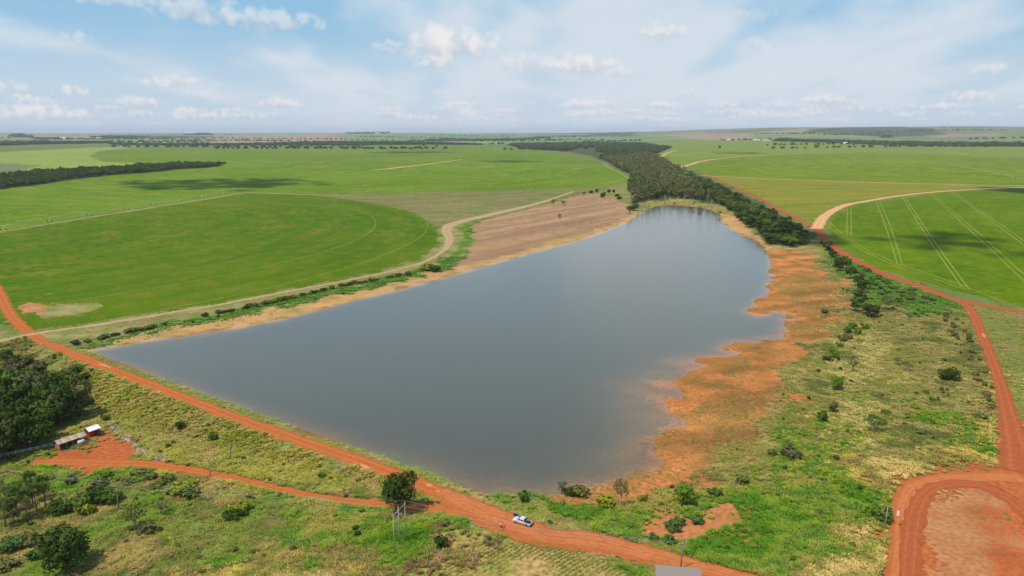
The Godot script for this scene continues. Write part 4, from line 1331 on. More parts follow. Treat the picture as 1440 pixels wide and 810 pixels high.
# ---------------------------------------------------------------- trees and bushes, one by one
func plant_trees() -> void:
	# [place, shapes, which, height, width, leaves, label]
	var list := [
		["broadleaf_tree", Vector2(-27.15, -157.21), "round", 0, 10.5, 10.0, "dark", "large round dark green tree in the fork of the two red roads", "tree"],
		["broadleaf_tree", Vector2(-96.31, -137.35), "round", 1, 10.0, 11.0, "dark", "big dense green tree casting a shadow at the lower left", "tree"],
		["broadleaf_tree", Vector2(43.21, -162.05), "small", 0, 5.6, 6.0, "bright", "bright green bushy tree near the muddy shore, above the dirt clearing", "tree"],
		["slender_tree", Vector2(27.09, -161.15), "open", 1, 7.6, 4.0, "grey", "thin greyish tree on a pale stem between the shore and the red road", "tree"],
		["open_tree", Vector2(-90.13, -153.70), "open", 0, 6.2, 6.5, "olive", "open tree with pale branching trunk in the lower left meadow", "tree"],
		["open_tree", Vector2(-86.52, -160.01), "open", 1, 4.2, 4.8, "olive", "small open tree right behind the pale-trunked one in the meadow", "tree"],
		["open_tree", Vector2(109.54, -201.58), "open", 0, 5.6, 6.0, "mid", "small open tree standing in tall grass on the right bank", "tree"],
		["open_tree", Vector2(112.93, -202.33), "open", 1, 4.2, 2.6, "olive", "slim sapling close to the right of the open tree on the bank", "tree"],
		["open_tree", Vector2(191.83, -354.42), "open", 0, 8.0, 8.5, "olive", "flat-topped olive tree behind the dark shrub row on the right bank", "tree"],
		["open_tree", Vector2(150.46, -257.49), "open", 1, 3.8, 4.6, "mid", "low spreading sapling alone in the grass left of the round dark bush", "tree"],
		["open_tree", Vector2(151.25, -266.06), "open", 0, 3.2, 3.6, "olive", "lesser of the two spreading saplings left of the round dark bush", "tree"],
		["open_tree", Vector2(49.98, -862.82), "open", 0, 9.0, 6.0, "olive", "narrow tree on the ploughed field beside the broad low one", "tree"],
		["open_tree", Vector2(64.12, -879.95), "open", 1, 5.0, 10.0, "dark", "broad low dark tree on the upper ploughed field", "tree"],
		["open_tree", Vector2(48.22, -717.20), "open", 1, 9.0, 4.0, "olive", "lone thin tree in the middle of the ploughed field", "tree"],
		["open_tree", Vector2(99.32, -987.43), "open", 0, 8.0, 5.0, "dark", "small tree at the far tip of the ploughed field", "tree"],
		["broadleaf_tree", Vector2(133.21, -806.52), "open", 0, 9.5, 11.0, "dark", "dark tree at the corner of the ploughed field and the water", "tree"],
		["bush", Vector2(159.82, -246.60), "small", 1, 4.6, 8.6, "dark", "round dark green bush alone in the right meadow", "bush"],
		["bush", Vector2(115.57, -239.21), "small", 0, 5.4, 5.6, "bright", "bright green bush, largest of the row along the right bank's edge", "bush"],
		["bush", Vector2(131.44, -277.88), "small", 1, 4.4, 5.2, "bright", "bright green bush above the largest one in the bank row", "bush"],
		["bush", Vector2(98.40, -211.83), "bush", 0, 3.6, 4.0, "mid", "small green bush below the bright row, nearest the clay shore", "bush"],
		["bush", Vector2(105.02, -218.18), "bush", 1, 4.0, 3.0, "olive", "dull green bush right of the lowest one in the bank row", "bush"],
		["bush", Vector2(129.81, -257.74), "open", 1, 5.6, 4.2, "olive", "dull open shrub right of the bright green bank bushes", "bush"],
		["bush", Vector2(79.14, -187.89), "bush", 2, 2.8, 7.0, "grey", "low grey twiggy bush above the lush green slope", "bush"],
		["bush", Vector2(74.41, -188.81), "bush", 0, 1.6, 3.0, "mid", "small green bush left of the grey twiggy one", "bush"],
		["bush", Vector2(51.81, -166.12), "bush", 1, 2.0, 4.2, "mid", "low green bush right of the bright bushy tree", "bush"],
		["bush", Vector2(61.33, -172.65), "bush", 0, 2.2, 4.4, "olive", "rounded olive bush on the slope above the dirt clearing", "bush"],
		["bush", Vector2(33.24, -163.84), "bush", 2, 2.2, 2.4, "yellow", "small yellow-green bush between the thin tree and bright tree", "bush"],
		["bush", Vector2(23.14, -162.07), "bush", 0, 2.6, 5.2, "yellow", "yellowish bush left of the thin greyish tree", "bush"],
		["bush", Vector2(17.47, -168.01), "bush", 1, 2.6, 5.0, "olive", "olive waterside bush on the near shore of the reservoir", "bush"],
		["bush", Vector2(14.71, -168.08), "bush", 2, 2.4, 4.0, "dark", "dark waterside bush left of the olive one on the near shore", "bush"],
		["bush", Vector2(2.89, -164.71), "bush", 0, 3.0, 3.0, "mid", "single green bush on the bank just above the parked pickup", "bush"],
		["bush", Vector2(12.96, -169.37), "open", 1, 3.6, 3.0, "grey", "bare grey shrub at the water's edge", "bush"],
		["bush", Vector2(37.40, -150.23), "bush", 1, 2.2, 4.6, "blue", "blue-green clump in the middle of the dirt clearing", "bush"],
		["bush", Vector2(39.49, -152.10), "bush", 2, 2.0, 3.6, "blue", "smaller blue-green clump touching the one in the clearing", "bush"],
		["bush", Vector2(43.81, -152.59), "bush", 0, 1.8, 3.8, "blue", "blue-green clump at the right end of the dirt clearing", "bush"],
		["bush", Vector2(32.03, -145.68), "bush", 2, 1.5, 3.0, "blue", "small blue-green clump between the clearing and the red road", "bush"],
		["bush", Vector2(35.30, -144.35), "bush", 1, 1.6, 3.4, "blue", "blue-green clump behind the roadside pole", "bush"],
		["bush", Vector2(86.33, -151.34), "bush", 0, 3.0, 5.4, "mid", "leafy green bush at the foot of the pale post by the loop", "bush"],
		["bush", Vector2(85.18, -153.41), "bush", 2, 2.6, 4.2, "bright", "bright bush just left of the leafy one by the post", "bush"],
		["bush", Vector2(-15.57, -141.24), "bush", 1, 3.0, 3.6, "dark", "dark bush at the corner of the grass and the sown rows", "bush"],
		["bush", Vector2(-15.59, -150.05), "bush", 0, 1.4, 2.6, "olive", "low bush on the verge below the large roadside tree", "bush"],
		["bush", Vector2(-86.01, -170.19), "bush", 0, 3.4, 6.4, "yellow", "yellow-green bush under the wires in the left meadow", "bush"],
		["bush", Vector2(-83.34, -168.38), "bush", 1, 2.8, 5.0, "mid", "darker green bush against the yellow-green one", "bush"],
		["bush", Vector2(-66.82, -159.88), "bush", 1, 2.6, 6.0, "yellow", "yellow-green bush alone in the meadow, left of the three poles", "bush"],
		["bush", Vector2(-67.33, -157.51), "bush", 2, 2.0, 6.4, "dark", "dark low scrub below the lone yellow-green bush", "bush"],
		["bush", Vector2(-110.46, -164.68), "small", 0, 4.2, 8.0, "mid", "broad mid-green bush beside the palms", "bush"],
		["bush", Vector2(-114.30, -163.53), "small", 1, 4.0, 7.0, "dark", "dark bush between the palms and the broad green one", "bush"],
		["bush", Vector2(-106.79, -162.16), "bush", 2, 3.0, 5.0, "yellow", "yellowish bush in front of the broad green one", "bush"],
		["bush", Vector2(-107.30, -168.71), "small", 0, 4.8, 7.4, "dark", "dark green bush at the top of the left thicket", "bush"],
		["bush", Vector2(-104.32, -168.39), "small", 1, 4.4, 6.6, "mid", "green bush at the right end of the left thicket", "bush"],
		["bush", Vector2(-86.74, -152.08), "bush", 1, 2.2, 5.0, "grey", "grey scrub at the foot of the pale-trunked open tree", "bush"],
		["bush", Vector2(-115.33, -146.76), "small", 0, 3.4, 7.0, "blue", "dull green shrub at the lower left edge", "bush"],
		["bush", Vector2(-112.39, -148.53), "small", 1, 3.4, 6.0, "olive", "olive shrub right of the dull one at the lower left", "bush"],
		["bush", Vector2(-106.22, -142.96), "bush", 2, 2.6, 5.6, "blue", "low shrub touching the big dense tree on its left", "bush"],
		["bush", Vector2(-111.25, -139.33), "bush", 0, 2.4, 6.0, "olive", "shrub in the lowest left corner", "bush"],
		["bush", Vector2(-106.76, -213.99), "bush", 1, 2.8, 3.4, "dark", "dark bush alone halfway up the dam slope", "bush"],
		["bush", Vector2(-92.09, -204.54), "bush", 0, 2.6, 3.6, "mid", "green bush on the dam slope, right of the dark one", "bush"],
		["bush", Vector2(-51.50, -176.64), "bush", 0, 1.6, 2.4, "mid", "small bush low on the dam slope above the narrow track", "bush"],
		["bush", Vector2(-138.04, -225.99), "bush", 2, 2.2, 3.4, "mid", "green bush behind the white-roofed hut", "bush"],
		["bush", Vector2(-56.82, -468.89), "bush", 2, 5.0, 11.0, "yellow", "yellow-topped bush at the end of the shore hedge", "bush"],
		["bush", Vector2(-50.78, -465.80), "bush", 0, 4.4, 9.0, "dark", "dark bush closing the shore hedge beside the ploughed field", "bush"],
		["bush", Vector2(144.97, -842.87), "small", 1, 8.0, 14.0, "dark", "round dark bush where the palms meet the ploughed field", "bush"],
	]
	for e in list:
		var s: Array = kinds_of_tree[e[2]][e[3] % kinds_of_tree[e[2]].size()]
		var box: AABB = s[1].get_aabb()
		plant(e[0], e[2], e[3], e[1], e[4] / box.end.y, e[5] / maxf(box.size.x, box.size.z), e[6], e[7], e[8], "", "pale" if e[0] in ["open_tree", "slender_tree"] else "brown")
	# palms by the left edge
	var palms := [Vector2(-124.23, -157.76), Vector2(-122.94, -158.95), Vector2(-120.73, -160.40), Vector2(-119.75, -162.71), Vector2(-128.23, -165.01), Vector2(-119.89, -166.28), Vector2(-126.12, -166.22), Vector2(-133.16, -169.13), Vector2(-125.57, -169.82), Vector2(-124.05, -162.13), Vector2(-128.59, -161.92)]
	for i in palms.size():
		plant("fan_palm", "palm", i, palms[i], rng.randf_range(0.5, 0.95), rng.randf_range(0.62, 0.85), ["dark", "palm", "dark"][i % 3], "fan palm with drooping straw leaves in the clump at the left edge", "palm", "fan palms at the left edge", "grey")
	plant("fan_palm", "palm", 1, Vector2(-203.88, -274.00), 0.85, 1.1, "dark", "dark palm standing alone left of the dam's far end", "palm")
	# the wooded hollow below the dam
	var wood := pv([-200.6, -249.0, -185.6, -254.2, -171.0, -248.1, -156.8, -237.7, -145.0, -223.0, -143.7, -216.1, -146.7, -209.9, -147.5, -200.8, -151.4, -194.1, -163.1, -192.7])
	for p in inside_points(wood, 6.2, 3, 4.0):
		plant("woodland_tree", "forest", rng.randi(), p, rng.randf_range(0.8, 1.25), rng.randf_range(0.8, 1.15), ["dark", "dark", "dark", "mid", "grey"][rng.randi() % 5], "dark tree of the thick wood in the hollow behind the sheds", "tree", "trees in the hollow below the dam")
	var belt := pv([-218.9, -282.6, -200.7, -281.6, -180.0, -272.4, -163.8, -255.3, -149.6, -237.5, -152.2, -234.3, -164.8, -246.6, -177.3, -253.9, -202.3, -258.7])
	for p in inside_points(belt, 6.5, 4, 5.0):
		plant("scrub_bush", "small", rng.randi(), p, rng.randf_range(0.7, 1.3), rng.randf_range(1.0, 1.7), ["mid", "olive", "dark", "dark", "grey"][rng.randi() % 5], "scrub bush in the thicket beside the left dam slope", "bush", "scrub left of the dam slope")
	var left_scrub := pv([-134.0, -186.8, -103.7, -183.5, -80.5, -176.0, -74.9, -171.4, -90.7, -173.0, -109.3, -179.0, -117.2, -175.9, -127.6, -177.0])
	for p in inside_points(left_scrub, 6.0, 9):
		plant("scrub_bush", "bush", rng.randi(), p, rng.randf_range(0.5, 0.9), rng.randf_range(0.8, 1.5), ["mid", "olive", "grey", "yellow", "grey"][rng.randi() % 5], "ragged scrub bush below the narrow red track", "bush", "scrub below the narrow track")
	# the hedge along the left shore
	var hedge := smooth_line(pv([-191.0, -299.4, -178.4, -318.2, -151.2, -348.7, -125.3, -381.1, -102.2, -415.9, -67.1, -454.1]), 3.4)
	for i in hedge.size():
		if rng.randf() < 0.10 or (i > 12 and i < 17):
			continue
		plant("hedge_bush", "bush", i, hedge[i] + Vector2(rng.randf_range(-1, 1), rng.randf_range(-1, 1)), rng.randf_range(0.5, 0.95), rng.randf_range(1.0, 1.6), ["dark", "mid", "mid", "dark", "olive"][rng.randi() % 5], "green bush in the long hedge between the beige track and left shore", "bush", "hedge along the left shore")
	# dark shrubs along the right bank
	var row := [Vector2(205.54, -413.31), Vector2(198.73, -393.88), Vector2(189.16, -380.43), Vector2(182.77, -362.12), Vector2(178.95, -348.08), Vector2(176.57, -354.43), Vector2(206.89, -402.32), Vector2(223.76, -467.72), Vector2(227.66, -483.71), Vector2(215.41, -461.76), Vector2(234.60, -512.82), Vector2(211.37, -434.93), Vector2(244.11, -544.45), Vector2(178.60, -342.28)]
	for i in row.size():
		plant("bank_shrub", "forest", i, row[i], rng.randf_range(0.5, 0.78), rng.randf_range(0.55, 0.95), ["dark", "dark", "mid", "grey"][rng.randi() % 4], "dark tall shrub in the line along the upper right bank", "bush", "dark shrubs on the right bank")
	var light_row := [Vector2(160.83, -323.13), Vector2(154.95, -316.17), Vector2(146.24, -302.73), Vector2(150.07, -306.96), Vector2(127.67, -273.91), Vector2(165.79, -322.35), Vector2(157.81, -313.23), Vector2(160.77, -354.10), Vector2(141.59, -295.18)]
	for i in light_row.size():
		plant("bank_bush", "bush", i, light_row[i], rng.randf_range(0.8, 1.4), rng.randf_range(0.9, 1.5), ["mid", "olive", "bright"][rng.randi() % 3], "light green bush in the straggling row on the right bank's crest", "bush", "light bushes on the right bank")
	var brown := pv([213.6, -345.0, 219.5, -337.3, 200.4, -295.2, 179.9, -257.5, 157.3, -218.2, 154.3, -218.2, 174.6, -257.7, 192.6, -296.0])
	for p in inside_points(brown, 5.5, 12):
		plant("roadside_bush", "bush", rng.randi(), p, rng.randf_range(0.35, 0.8), rng.randf_range(0.5, 1.0), ["olive", "straw", "straw", "grey"][rng.randi() % 4], "dry brownish bush along the right red road", "bush", "dry bushes along the right road")
	var weedy := pv([262.5, -605.4, 239.4, -501.7, 229.6, -423.9, 228.4, -371.5, 213.2, -356.9, 201.9, -377.9, 215.8, -426.8, 234.1, -513.0])
	for p in inside_points(weedy, 8.0, 13):
		plant("roadside_bush", "bush", rng.randi(), p, rng.randf_range(0.4, 1.0), rng.randf_range(0.9, 1.8), ["mid", "blue", "mid", "olive"][rng.randi() % 4], "leafy bush in the green strip inside the road's bend", "bush", "leafy bushes inside the road's bend")
	var meadow := pv([120.6, -229.7, 138.6, -243.2, 158.5, -238.1, 149.7, -209.4, 136.8, -186.5, 123.8, -188.3, 120.6, -204.9])
	for p in inside_points(meadow, 13.0, 14):
		plant("meadow_bush", "bush", rng.randi(), p, rng.randf_range(0.35, 0.75), rng.randf_range(0.7, 1.5), ["bright", "mid", "olive", "yellow"][rng.randi() % 4], "low bush scattered in the grass beside the right road", "bush", "low bushes in the right meadow")
	for p in [Vector2(116.46, -1045.26), Vector2(125.18, -1057.64), Vector2(132.14, -1021.35), Vector2(143.06, -1057.64), Vector2(147.13, -998.49), Vector2(144.13, -957.87), Vector2(124.52, -976.61), Vector2(150.42, -1057.64)]:
		plant("field_bush", "bush", rng.randi(), p, rng.randf_range(1.4, 2.4), rng.randf_range(1.4, 2.6), "dark", "small dark bush on the grassy corner by the palms", "bush", "bushes on the grassy corner by the palms")

func wood_tint() -> Color:
	var k := rng.randf()
	var s := rng.randf_range(0.75, 1.55)
	if k < 0.3:
		return Color(1.5, 1.2, 1.6) * s
	if k < 0.5:
		return Color(1.3, 1.25, 0.9) * s
	return Color(1, 1, 1) * s

func gallery_forest() -> void:
	var broad := pv([232.9, -570.4, 247.3, -585.9, 256.4, -643.3, 267.6, -745.7, 287.1, -904.8, 318.3, -1153.0, 344.6, -1450.6, 299.6, -1183.5, 267.1, -957.1, 251.8, -811.6, 232.4, -675.7, 217.0, -583.6, 224.6, -572.6])
	var palms := pv([350.1, -1474.3, 397.9, -1832.4, 498.4, -2482.2, 505.7, -2779.7, 390.9, -2482.2, 301.4, -2354.1, 259.4, -1727.7, 252.1, -1498.7, 203.2, -1183.5, 156.4, -944.8, 154.7, -895.8, 181.8, -949.7, 226.3, -987.8, 264.4, -920.3, 253.8, -818.2, 267.1, -957.1, 316.0, -1249.3])
	var far := pv([594.5, -2950.2, 799.5, -3702, 813.3, -4608, 391.9, -4997, -24.1, -4907, 74.3, -3786, 224.7, -3268, 308.6, -3931, 460.6, -3911, 377.9, -2957.1, 296.9, -2624.4, 293.8, -2294.8, 390.9, -2482.2, 571.5, -3144])
	var rows := []
	for p in inside_points(broad, 6.6, 41, 9.0):
		rows.append([p, "forest", rng.randi() % 4, rng.randf_range(0.5, 1.25), rng.randf_range(0.75, 1.2), ["dark", "dark", "mid", "mid", "olive"][rng.randi() % 5]])
	for q in rows:
		q[3] *= lerpf(0.55, 1.0, ss(-575.0, -680.0, q[0].y))
	for p in inside_points(palms, 7.0, 42, 14.0):
		var palm := rng.randf() < 0.72
		if palm:
			rows.append([p, "palm", rng.randi() % 3, rng.randf_range(0.75, 1.65), rng.randf_range(0.85, 1.2), ["palm", "palm", "olive", "dark", "palm", "straw"][rng.randi() % 6]])
		else:
			rows.append([p, "forest", rng.randi() % 4, rng.randf_range(0.45, 0.9), rng.randf_range(0.7, 1.1), ["dark", "mid", "olive", "grey", "grey", "straw"][rng.randi() % 6]])
	rows.sort_custom(func(a, b): return a[0].length_squared() < b[0].length_squared())
	# the nearest are trees of their own; the rest of the wood is one mass
	var counts := {"forest": 0, "palm": 0}
	var mass := {}
	for q in rows:
		var p: Vector2 = q[0]
		if counts[q[1]] < 280:
			counts[q[1]] += 1
			if q[1] == "palm":
				plant("forest_palm", "palm", q[2], p, q[3], q[4], q[5], "tall fan palm in the grove at the far end of the reservoir", "palm", "palms at the far end of the reservoir", "grey")
			else:
				plant("forest_tree", "forest", q[2], p, q[3], q[4], q[5], "leafy tree in the forest strip between reservoir and right road", "tree", "trees of the forest strip")
		else:
			var key: String = q[1] + str(q[2])
			if not mass.has(key):
				mass[key] = [q[1], q[2], []]
			mass[key][2].append([on_ground(p), rng.randf() * TAU, Vector3(q[4], q[3], q[4]), wood_tint()])
	for p in inside_points(far, 15.0, 43, 50.0):
		var k := "palm" if rng.randf() < 0.3 else "forest"
		var w := rng.randi() % 3
		var key := k + str(w)
		if not mass.has(key):
			mass[key] = [k, w, []]
		mass[key][2].append([on_ground(p), rng.randf() * TAU, Vector3(1.5, rng.randf_range(0.7, 1.5), 1.5), wood_tint()])
	for key in mass:
		var e: Array = mass[key]
		var s: Array = kinds_of_tree[e[0]][e[1]]
		scatter_mesh("far_palm_wood" if e[0] == "palm" else "far_wood", s[1], leaf_mats.palm if e[0] == "palm" else leaf_mats.dark, e[2], "mass of treetops running back along the stream behind the reservoir")
		scatter_mesh("far_wood_stems", s[0], bark.grey, e[2], "stems of the trees running back along the stream")
	print("gallery ", rows.size(), " ", counts)
	# trunks drowned at the head of the water
	var dead := [Vector2(151.08, -825.08), Vector2(167.20, -871.43), Vector2(183.39, -891.27), Vector2(197.84, -896.22), Vector2(209.46, -900.17), Vector2(220.72, -887.23), Vector2(227.33, -871.43), Vector2(232.83, -856.06), Vector2(234.47, -837.09), Vector2(230.85, -800.40), Vector2(195.79, -912.27), Vector2(221.29, -916.25)]
	for i in dead.size():
		var hgt := rng.randf_range(8.0, 16.0)
		var o := thing("dead_tree", Vector3(dead[i].x, minf(-0.5, ground_at(dead[i].x, dead[i].y)), dead[i].y), rng.randf() * TAU, "bare pale trunk standing in the shallow head of the reservoir", "tree", "drowned trunks at the head of the reservoir")
		part("trunk", tube_mesh([[[Vector3(0, -0.5, 0), Vector3(0.1, hgt * 0.6, 0), Vector3(0.3, hgt, 0.1)], [0.42, 0.34, 0.22], 6]]), bark.pale, o)
		part("branch", tube_mesh([[[Vector3(0.15, hgt * 0.7, 0), Vector3(0.9, hgt * 0.85, 0.4)], [0.1, 0.05], 5], [[Vector3(0.2, hgt * 0.82, 0), Vector3(-0.7, hgt * 0.95, -0.3)], [0.09, 0.04], 5]]), bark.pale, o)
	for p in [Vector2(222.87, -843.73), Vector2(231.16, -790.34), Vector2(204.45, -897.74), Vector2(224.14, -879.61)]:
		plant("drowned_palm", "palm", rng.randi(), p, rng.randf_range(0.6, 0.85), 0.9, "straw", "withered palm at the waterline of the reservoir's head", "palm", "withered palms at the head of the reservoir", "pale")

func far_woods() -> void:
	var stands := [
		["distant_wood", [-723.8, -786.1, -804.1, -1124.1, -806.8, -1232.2, -831.5, -1474.3, -787.1, -1695.4, -765.3, -1929.8, -904.2, -1993.3, -972.6, -1727.7, -1029.2, -1577.2, -986.7, -1383.8, -956.6, -1045.3], 9.0, 0.8, "dark", "dark strip of woodland at the left between two crop circles"],
		["distant_wood", [-3269, -4063, -2949.2, -4176, -2889.5, -4464, -2684.0, -4803, -2889.3, -5154, -3472, -5369, -3673, -5206, -3950, -4915], 32.0, 1.15, "dark", "long dark treeline across the far left fields"],
		["distant_wood", [-2426.6, -4340, -2073.5, -4499, -1729.3, -4641, -1128.6, -4797, -1231.1, -5234, -1862.6, -5000, -2228.1, -4836, -2612.3, -4674], 30.0, 1.0, "dark", "thin treeline beyond the wide left crop circle"],
		["distant_wood", [-1713.8, -4599, -1097.8, -4665, -476.2, -4857, -187.0, -4769, -689.6, -5866, -1085.8, -6159, -1582.0, -5381], 30.0, 1.1, "dark", "broken wood behind the centre of the left fields"],
		["distant_wood", [-1075.1, -6863, -747.4, -7637, 378.6, -7736, 356.3, -7280, -538.8, -6879], 45.0, 1.3, "dark", "low far treeline left of the palm forest's end"],
		["distant_wood", [1782.0, -4984, 1970.4, -4370, 2237.1, -3933, 2594.7, -3673, 2954.4, -3421, 3361, -3895, 2939.7, -4166, 2480.1, -4363, 2299.9, -4892, 2055.3, -5526], 38.0, 1.2, "dark", "dark far wood beyond the right crop circles"],
		["plantation", [-5513, -8027, -5311, -8066, -5938, -9021, -6165, -8978], 60.0, 1.8, "dark", "rectangular tree plantation on the left horizon"],
		["plantation", [-4475, -6874, -4161, -6923, -4597, -7576, -4884, -7527], 50.0, 1.3, "dark", "tree plantation round the white silos"],
		["plantation", [-4305, -7624, -3931, -7681, -4430, -8641, -4816, -8577], 60.0, 1.6, "dark", "plantation block right of the white silos"],
		["plantation", [-3059, -13910, -2501.8, -13910, -3082, -17141, -3769, -17141], 90.0, 2.5, "dark", "tiny plantation on the middle horizon"],
		["plantation", [-4917, -11225, -4687, -11252, -5297, -12719, -5568, -12714], 90.0, 3.0, "dark", "small tree clump on the left horizon"],
		["plantation", [3057, -5874, 3124, -5849, 3264, -6113, 3194, -6140], 60.0, 1.8, "dark", "small square plantation on the right plain"],
	]
	var many := 0
	for s in stands:
		var rows := []
		for p in inside_points(pv(s[1]), s[2], 60 + many, s[2] * 2.2):
			rows.append([on_ground(p, -0.5), rng.randf() * TAU, Vector3(s[2] / 8.5, s[3] * rng.randf_range(0.55, 1.35), s[2] / 8.5) * rng.randf_range(0.8, 1.15), wood_tint()])
		many += rows.size()
		if rows.size() == 0:
			print("no trees in ", s[5])
			continue
		scatter_mesh(s[0], kinds_of_tree.forest[many % 4][1], leaf_mats[s[4]], rows, s[5])
	# thin lines of trees between the farthest fields
	var hedges := RandomNumberGenerator.new()
	hedges.seed = 33
	var rows := []
	for k in 46:
		var d := 3600.0 * pow(3.6, hedges.randf())
		var az := hedges.randf_range(-0.68, 0.68)
		var c := Vector2(sin(az), -cos(az)) * d
		var t := hedges.randf_range(-0.35, 0.35)
		var long := hedges.randf_range(120.0, 700.0)
		var x := -long
		while x < long:
			x += hedges.randf_range(16.0, 60.0)
			var p := c + Vector2(cos(t), sin(t)) * x + Vector2(hedges.randf_range(-14, 14), hedges.randf_range(-14, 14))
			var s := hedges.randf_range(0.9, 1.9)
			rows.append([on_ground(p, -0.5), hedges.randf() * TAU, Vector3(s * 1.5, s * 0.8, s * 1.5), wood_tint()])
	scatter_mesh("distant_tree_lines", kinds_of_tree.forest[1][1], leaf_mats.dark, rows, "thin lines of trees between the fields near the horizon")
	print("far trees ", many + rows.size())
	# scattered lone trees along the edges of the left fields
	for p in [Vector2(-1628.63, -4440.05), Vector2(-1781.94, -4244.18), Vector2(-1839.14, -4241.68), Vector2(-520.43, -4278.44), Vector2(-426.64, -4102.15), Vector2(1046.60, -3651.48), Vector2(1826.23, -3878.46), Vector2(2210.35, -3693.04)]:
		plant("field_tree", "round", rng.randi(), p, rng.randf_range(1.0, 1.7), rng.randf_range(1.0, 1.7), "dark", "lone dark tree on the far field edge", "tree", "lone trees on the far fields")

func sown_rows() -> void:
	# seedlings drilled in rows that run up to the road
	var field := pv([-3.3, -148.7, 2.4, -145.9, 9.5, -142.9, 20.0, -137.9, 27.0, -134.0, 30.0, -129.9, 30.4, -121.8, -24.9, -121.9, -19.8, -130.4, -15.0, -133.4, -10.8, -138.0, -5.6, -144.8])
	var dir := (Vector2(-3.25, -146.59) - Vector2(-17.77, -131.89)).normalized()
	var side := Vector2(-dir.y, dir.x)
	var origin: Vector2 = Vector2(-3.09, -138.46)
	var r := RandomNumberGenerator.new()
	r.seed = 9
	var patch := FastNoiseLite.new()
	patch.seed = 12
	patch.frequency = 0.07
	var rows := []
	for i in range(-70, 71):
		var t := -70.0
		while t < 70.0:
			t += r.randf_range(0.28, 0.5)
			var p := origin + side * (i * 1.1 + r.randf_range(-0.07, 0.07)) + dir * t
			var k := patch.get_noise_2d(p.x, p.y)
			if r.randf() > 0.6 + k * 1.3 or not Geometry2D.is_point_in_polygon(p, field):
				continue
			var s := r.randf_range(0.28, 0.5)
			var c := lin(92, 116, 34).lerp(lin(150, 134, 70), clampf(0.4 - k + r.randf_range(-0.3, 0.3), 0.0, 1.0))
			rows.append([on_ground(p, -0.02), r.randf() * TAU, Vector3(s * 1.3, s, s * 1.3), c])
	scatter_mesh("sown_crop", tuft_mesh(9, 9, 1.4, 0.1), leaf_material(Color.WHITE, 0.3), rows, "rows of young crop plants in the bare field at the bottom")
	print("seedlings ", rows.size())

# clouds that stand outside the picture and shade the fields
func cloud_mesh(seed_: int, size: Vector3, puffs: int) -> ArrayMesh:
	var r := RandomNumberGenerator.new()
	r.seed = seed_
	var n := FastNoiseLite.new()
	n.seed = seed_
	n.frequency = 1.3
	var st := SurfaceTool.new()
	st.begin(Mesh.PRIMITIVE_TRIANGLES)
	var ball := SphereMesh.new()
	ball.radial_segments = 12
	ball.rings = 6
	ball.radius = 1.0
	ball.height = 2.0
	var puff := maxf(9.0, minf(size.x, size.z) * 0.085)
	for k in puffs:
		var a := r.randf() * TAU
		var d := sqrt(r.randf()) * 1.1
		var p := Vector2(cos(a), sin(a)) * d
		if r.randf() < ss(0.35, 1.1, d + n.get_noise_2d(p.x * 1.5, p.y * 1.5) * 0.8):
			continue
		var s := puff * r.randf_range(0.6, 1.4)
		st.append_from(ball, 0, Transform3D(Basis.IDENTITY.scaled(Vector3(s, s * 0.7, s)), Vector3(p.x * size.x, r.randf() * size.y * (1.0 - d * 0.6), p.y * size.z)))
	return st.commit()

func shading_clouds() -> void:
	var white := paint_of(Color(0.92, 0.92, 0.94), 1.0, 0.0, 0.0)
	# [middle of the shadow, half width, half depth]
	var spots := [[Vector2(-523.18, -1232.19), Vector2(-698.01, -1124.08), 0.30, 430], [Vector2(-450.14, -3159.28), Vector2(-682.67, -3157.91), 0.34], [Vector2(-10.76, -2184.74), Vector2(-103.33, -2184.74), 0.36], [Vector2(950.17, -3021.16), Vector2(833.64, -3029.30), 0.5], [Vector2(255.64, -603.47), Vector2(242.22, -607.97), 1.3, 120], [Vector2(365.43, -574.47), Vector2(301.63, -574.47), 0.5, 75], [Vector2(784.74, -1096.54), Vector2(719.35, -1096.54), 0.4]]
	for i in spots.size():
		var s: Array = spots[i]
		var half: float = s[0].distance_to(s[1])
		var high := 2200.0
		var back := sun_towards * (high / sun_towards.y)
		var at := Vector3(s[0].x, 0.0, s[0].y) + back
		at.y = high
		var o := part(numbered("cloud"), cloud_mesh(300 + i, Vector3(half * 0.95, 60.0, half * s[2] * 2.4), s[3] if s.size() > 3 else 260), white, self, at)
		tag(o, ["flat white cloud shading the wide left crop circle", "small white cloud shading the far middle of the left field", "small white cloud shading the field left of the palm forest", "white cloud shading the far right field", "little white cloud shading the fork of the right roads", "white cloud shading the middle of the deep green right field", "white cloud shading the right end of the ochre track"][i], "cloud")

# ---------------------------------------------------------------- built things
func box_st(st: SurfaceTool, c: Vector3, s: Vector3, turn := Basis.IDENTITY) -> void:
	var b := BoxMesh.new()
	b.size = s
	st.append_from(b, 0, Transform3D(turn, c))

func boxes(list: Array) -> ArrayMesh:
	var st := SurfaceTool.new()
	st.begin(Mesh.PRIMITIVE_TRIANGLES)
	for e in list:
		box_st(st, e[0], e[1], e[2] if e.size() > 2 else Basis.IDENTITY)
	return st.commit()

# rings of the same number of points, closed round and at both ends
func loft(rings: Array) -> ArrayMesh:
	var st := SurfaceTool.new()
	st.begin(Mesh.PRIMITIVE_TRIANGLES)
	st.set_smooth_group(-1)
	var n: int = rings[0].size()
	for i in rings.size() - 1:
		for k in n:
			var k2 := (k + 1) % n
			for p in [rings[i][k], rings[i + 1][k], rings[i][k2], rings[i][k2], rings[i + 1][k], rings[i + 1][k2]]:
				st.add_vertex(p)
	for e in [0, rings.size() - 1]:
		for k in range(1, n - 1):
			for p in ([rings[e][0], rings[e][k + 1], rings[e][k]] if e else [rings[e][0], rings[e][k], rings[e][k + 1]]):
				st.add_vertex(p)
	st.generate_normals()
	return st.commit()

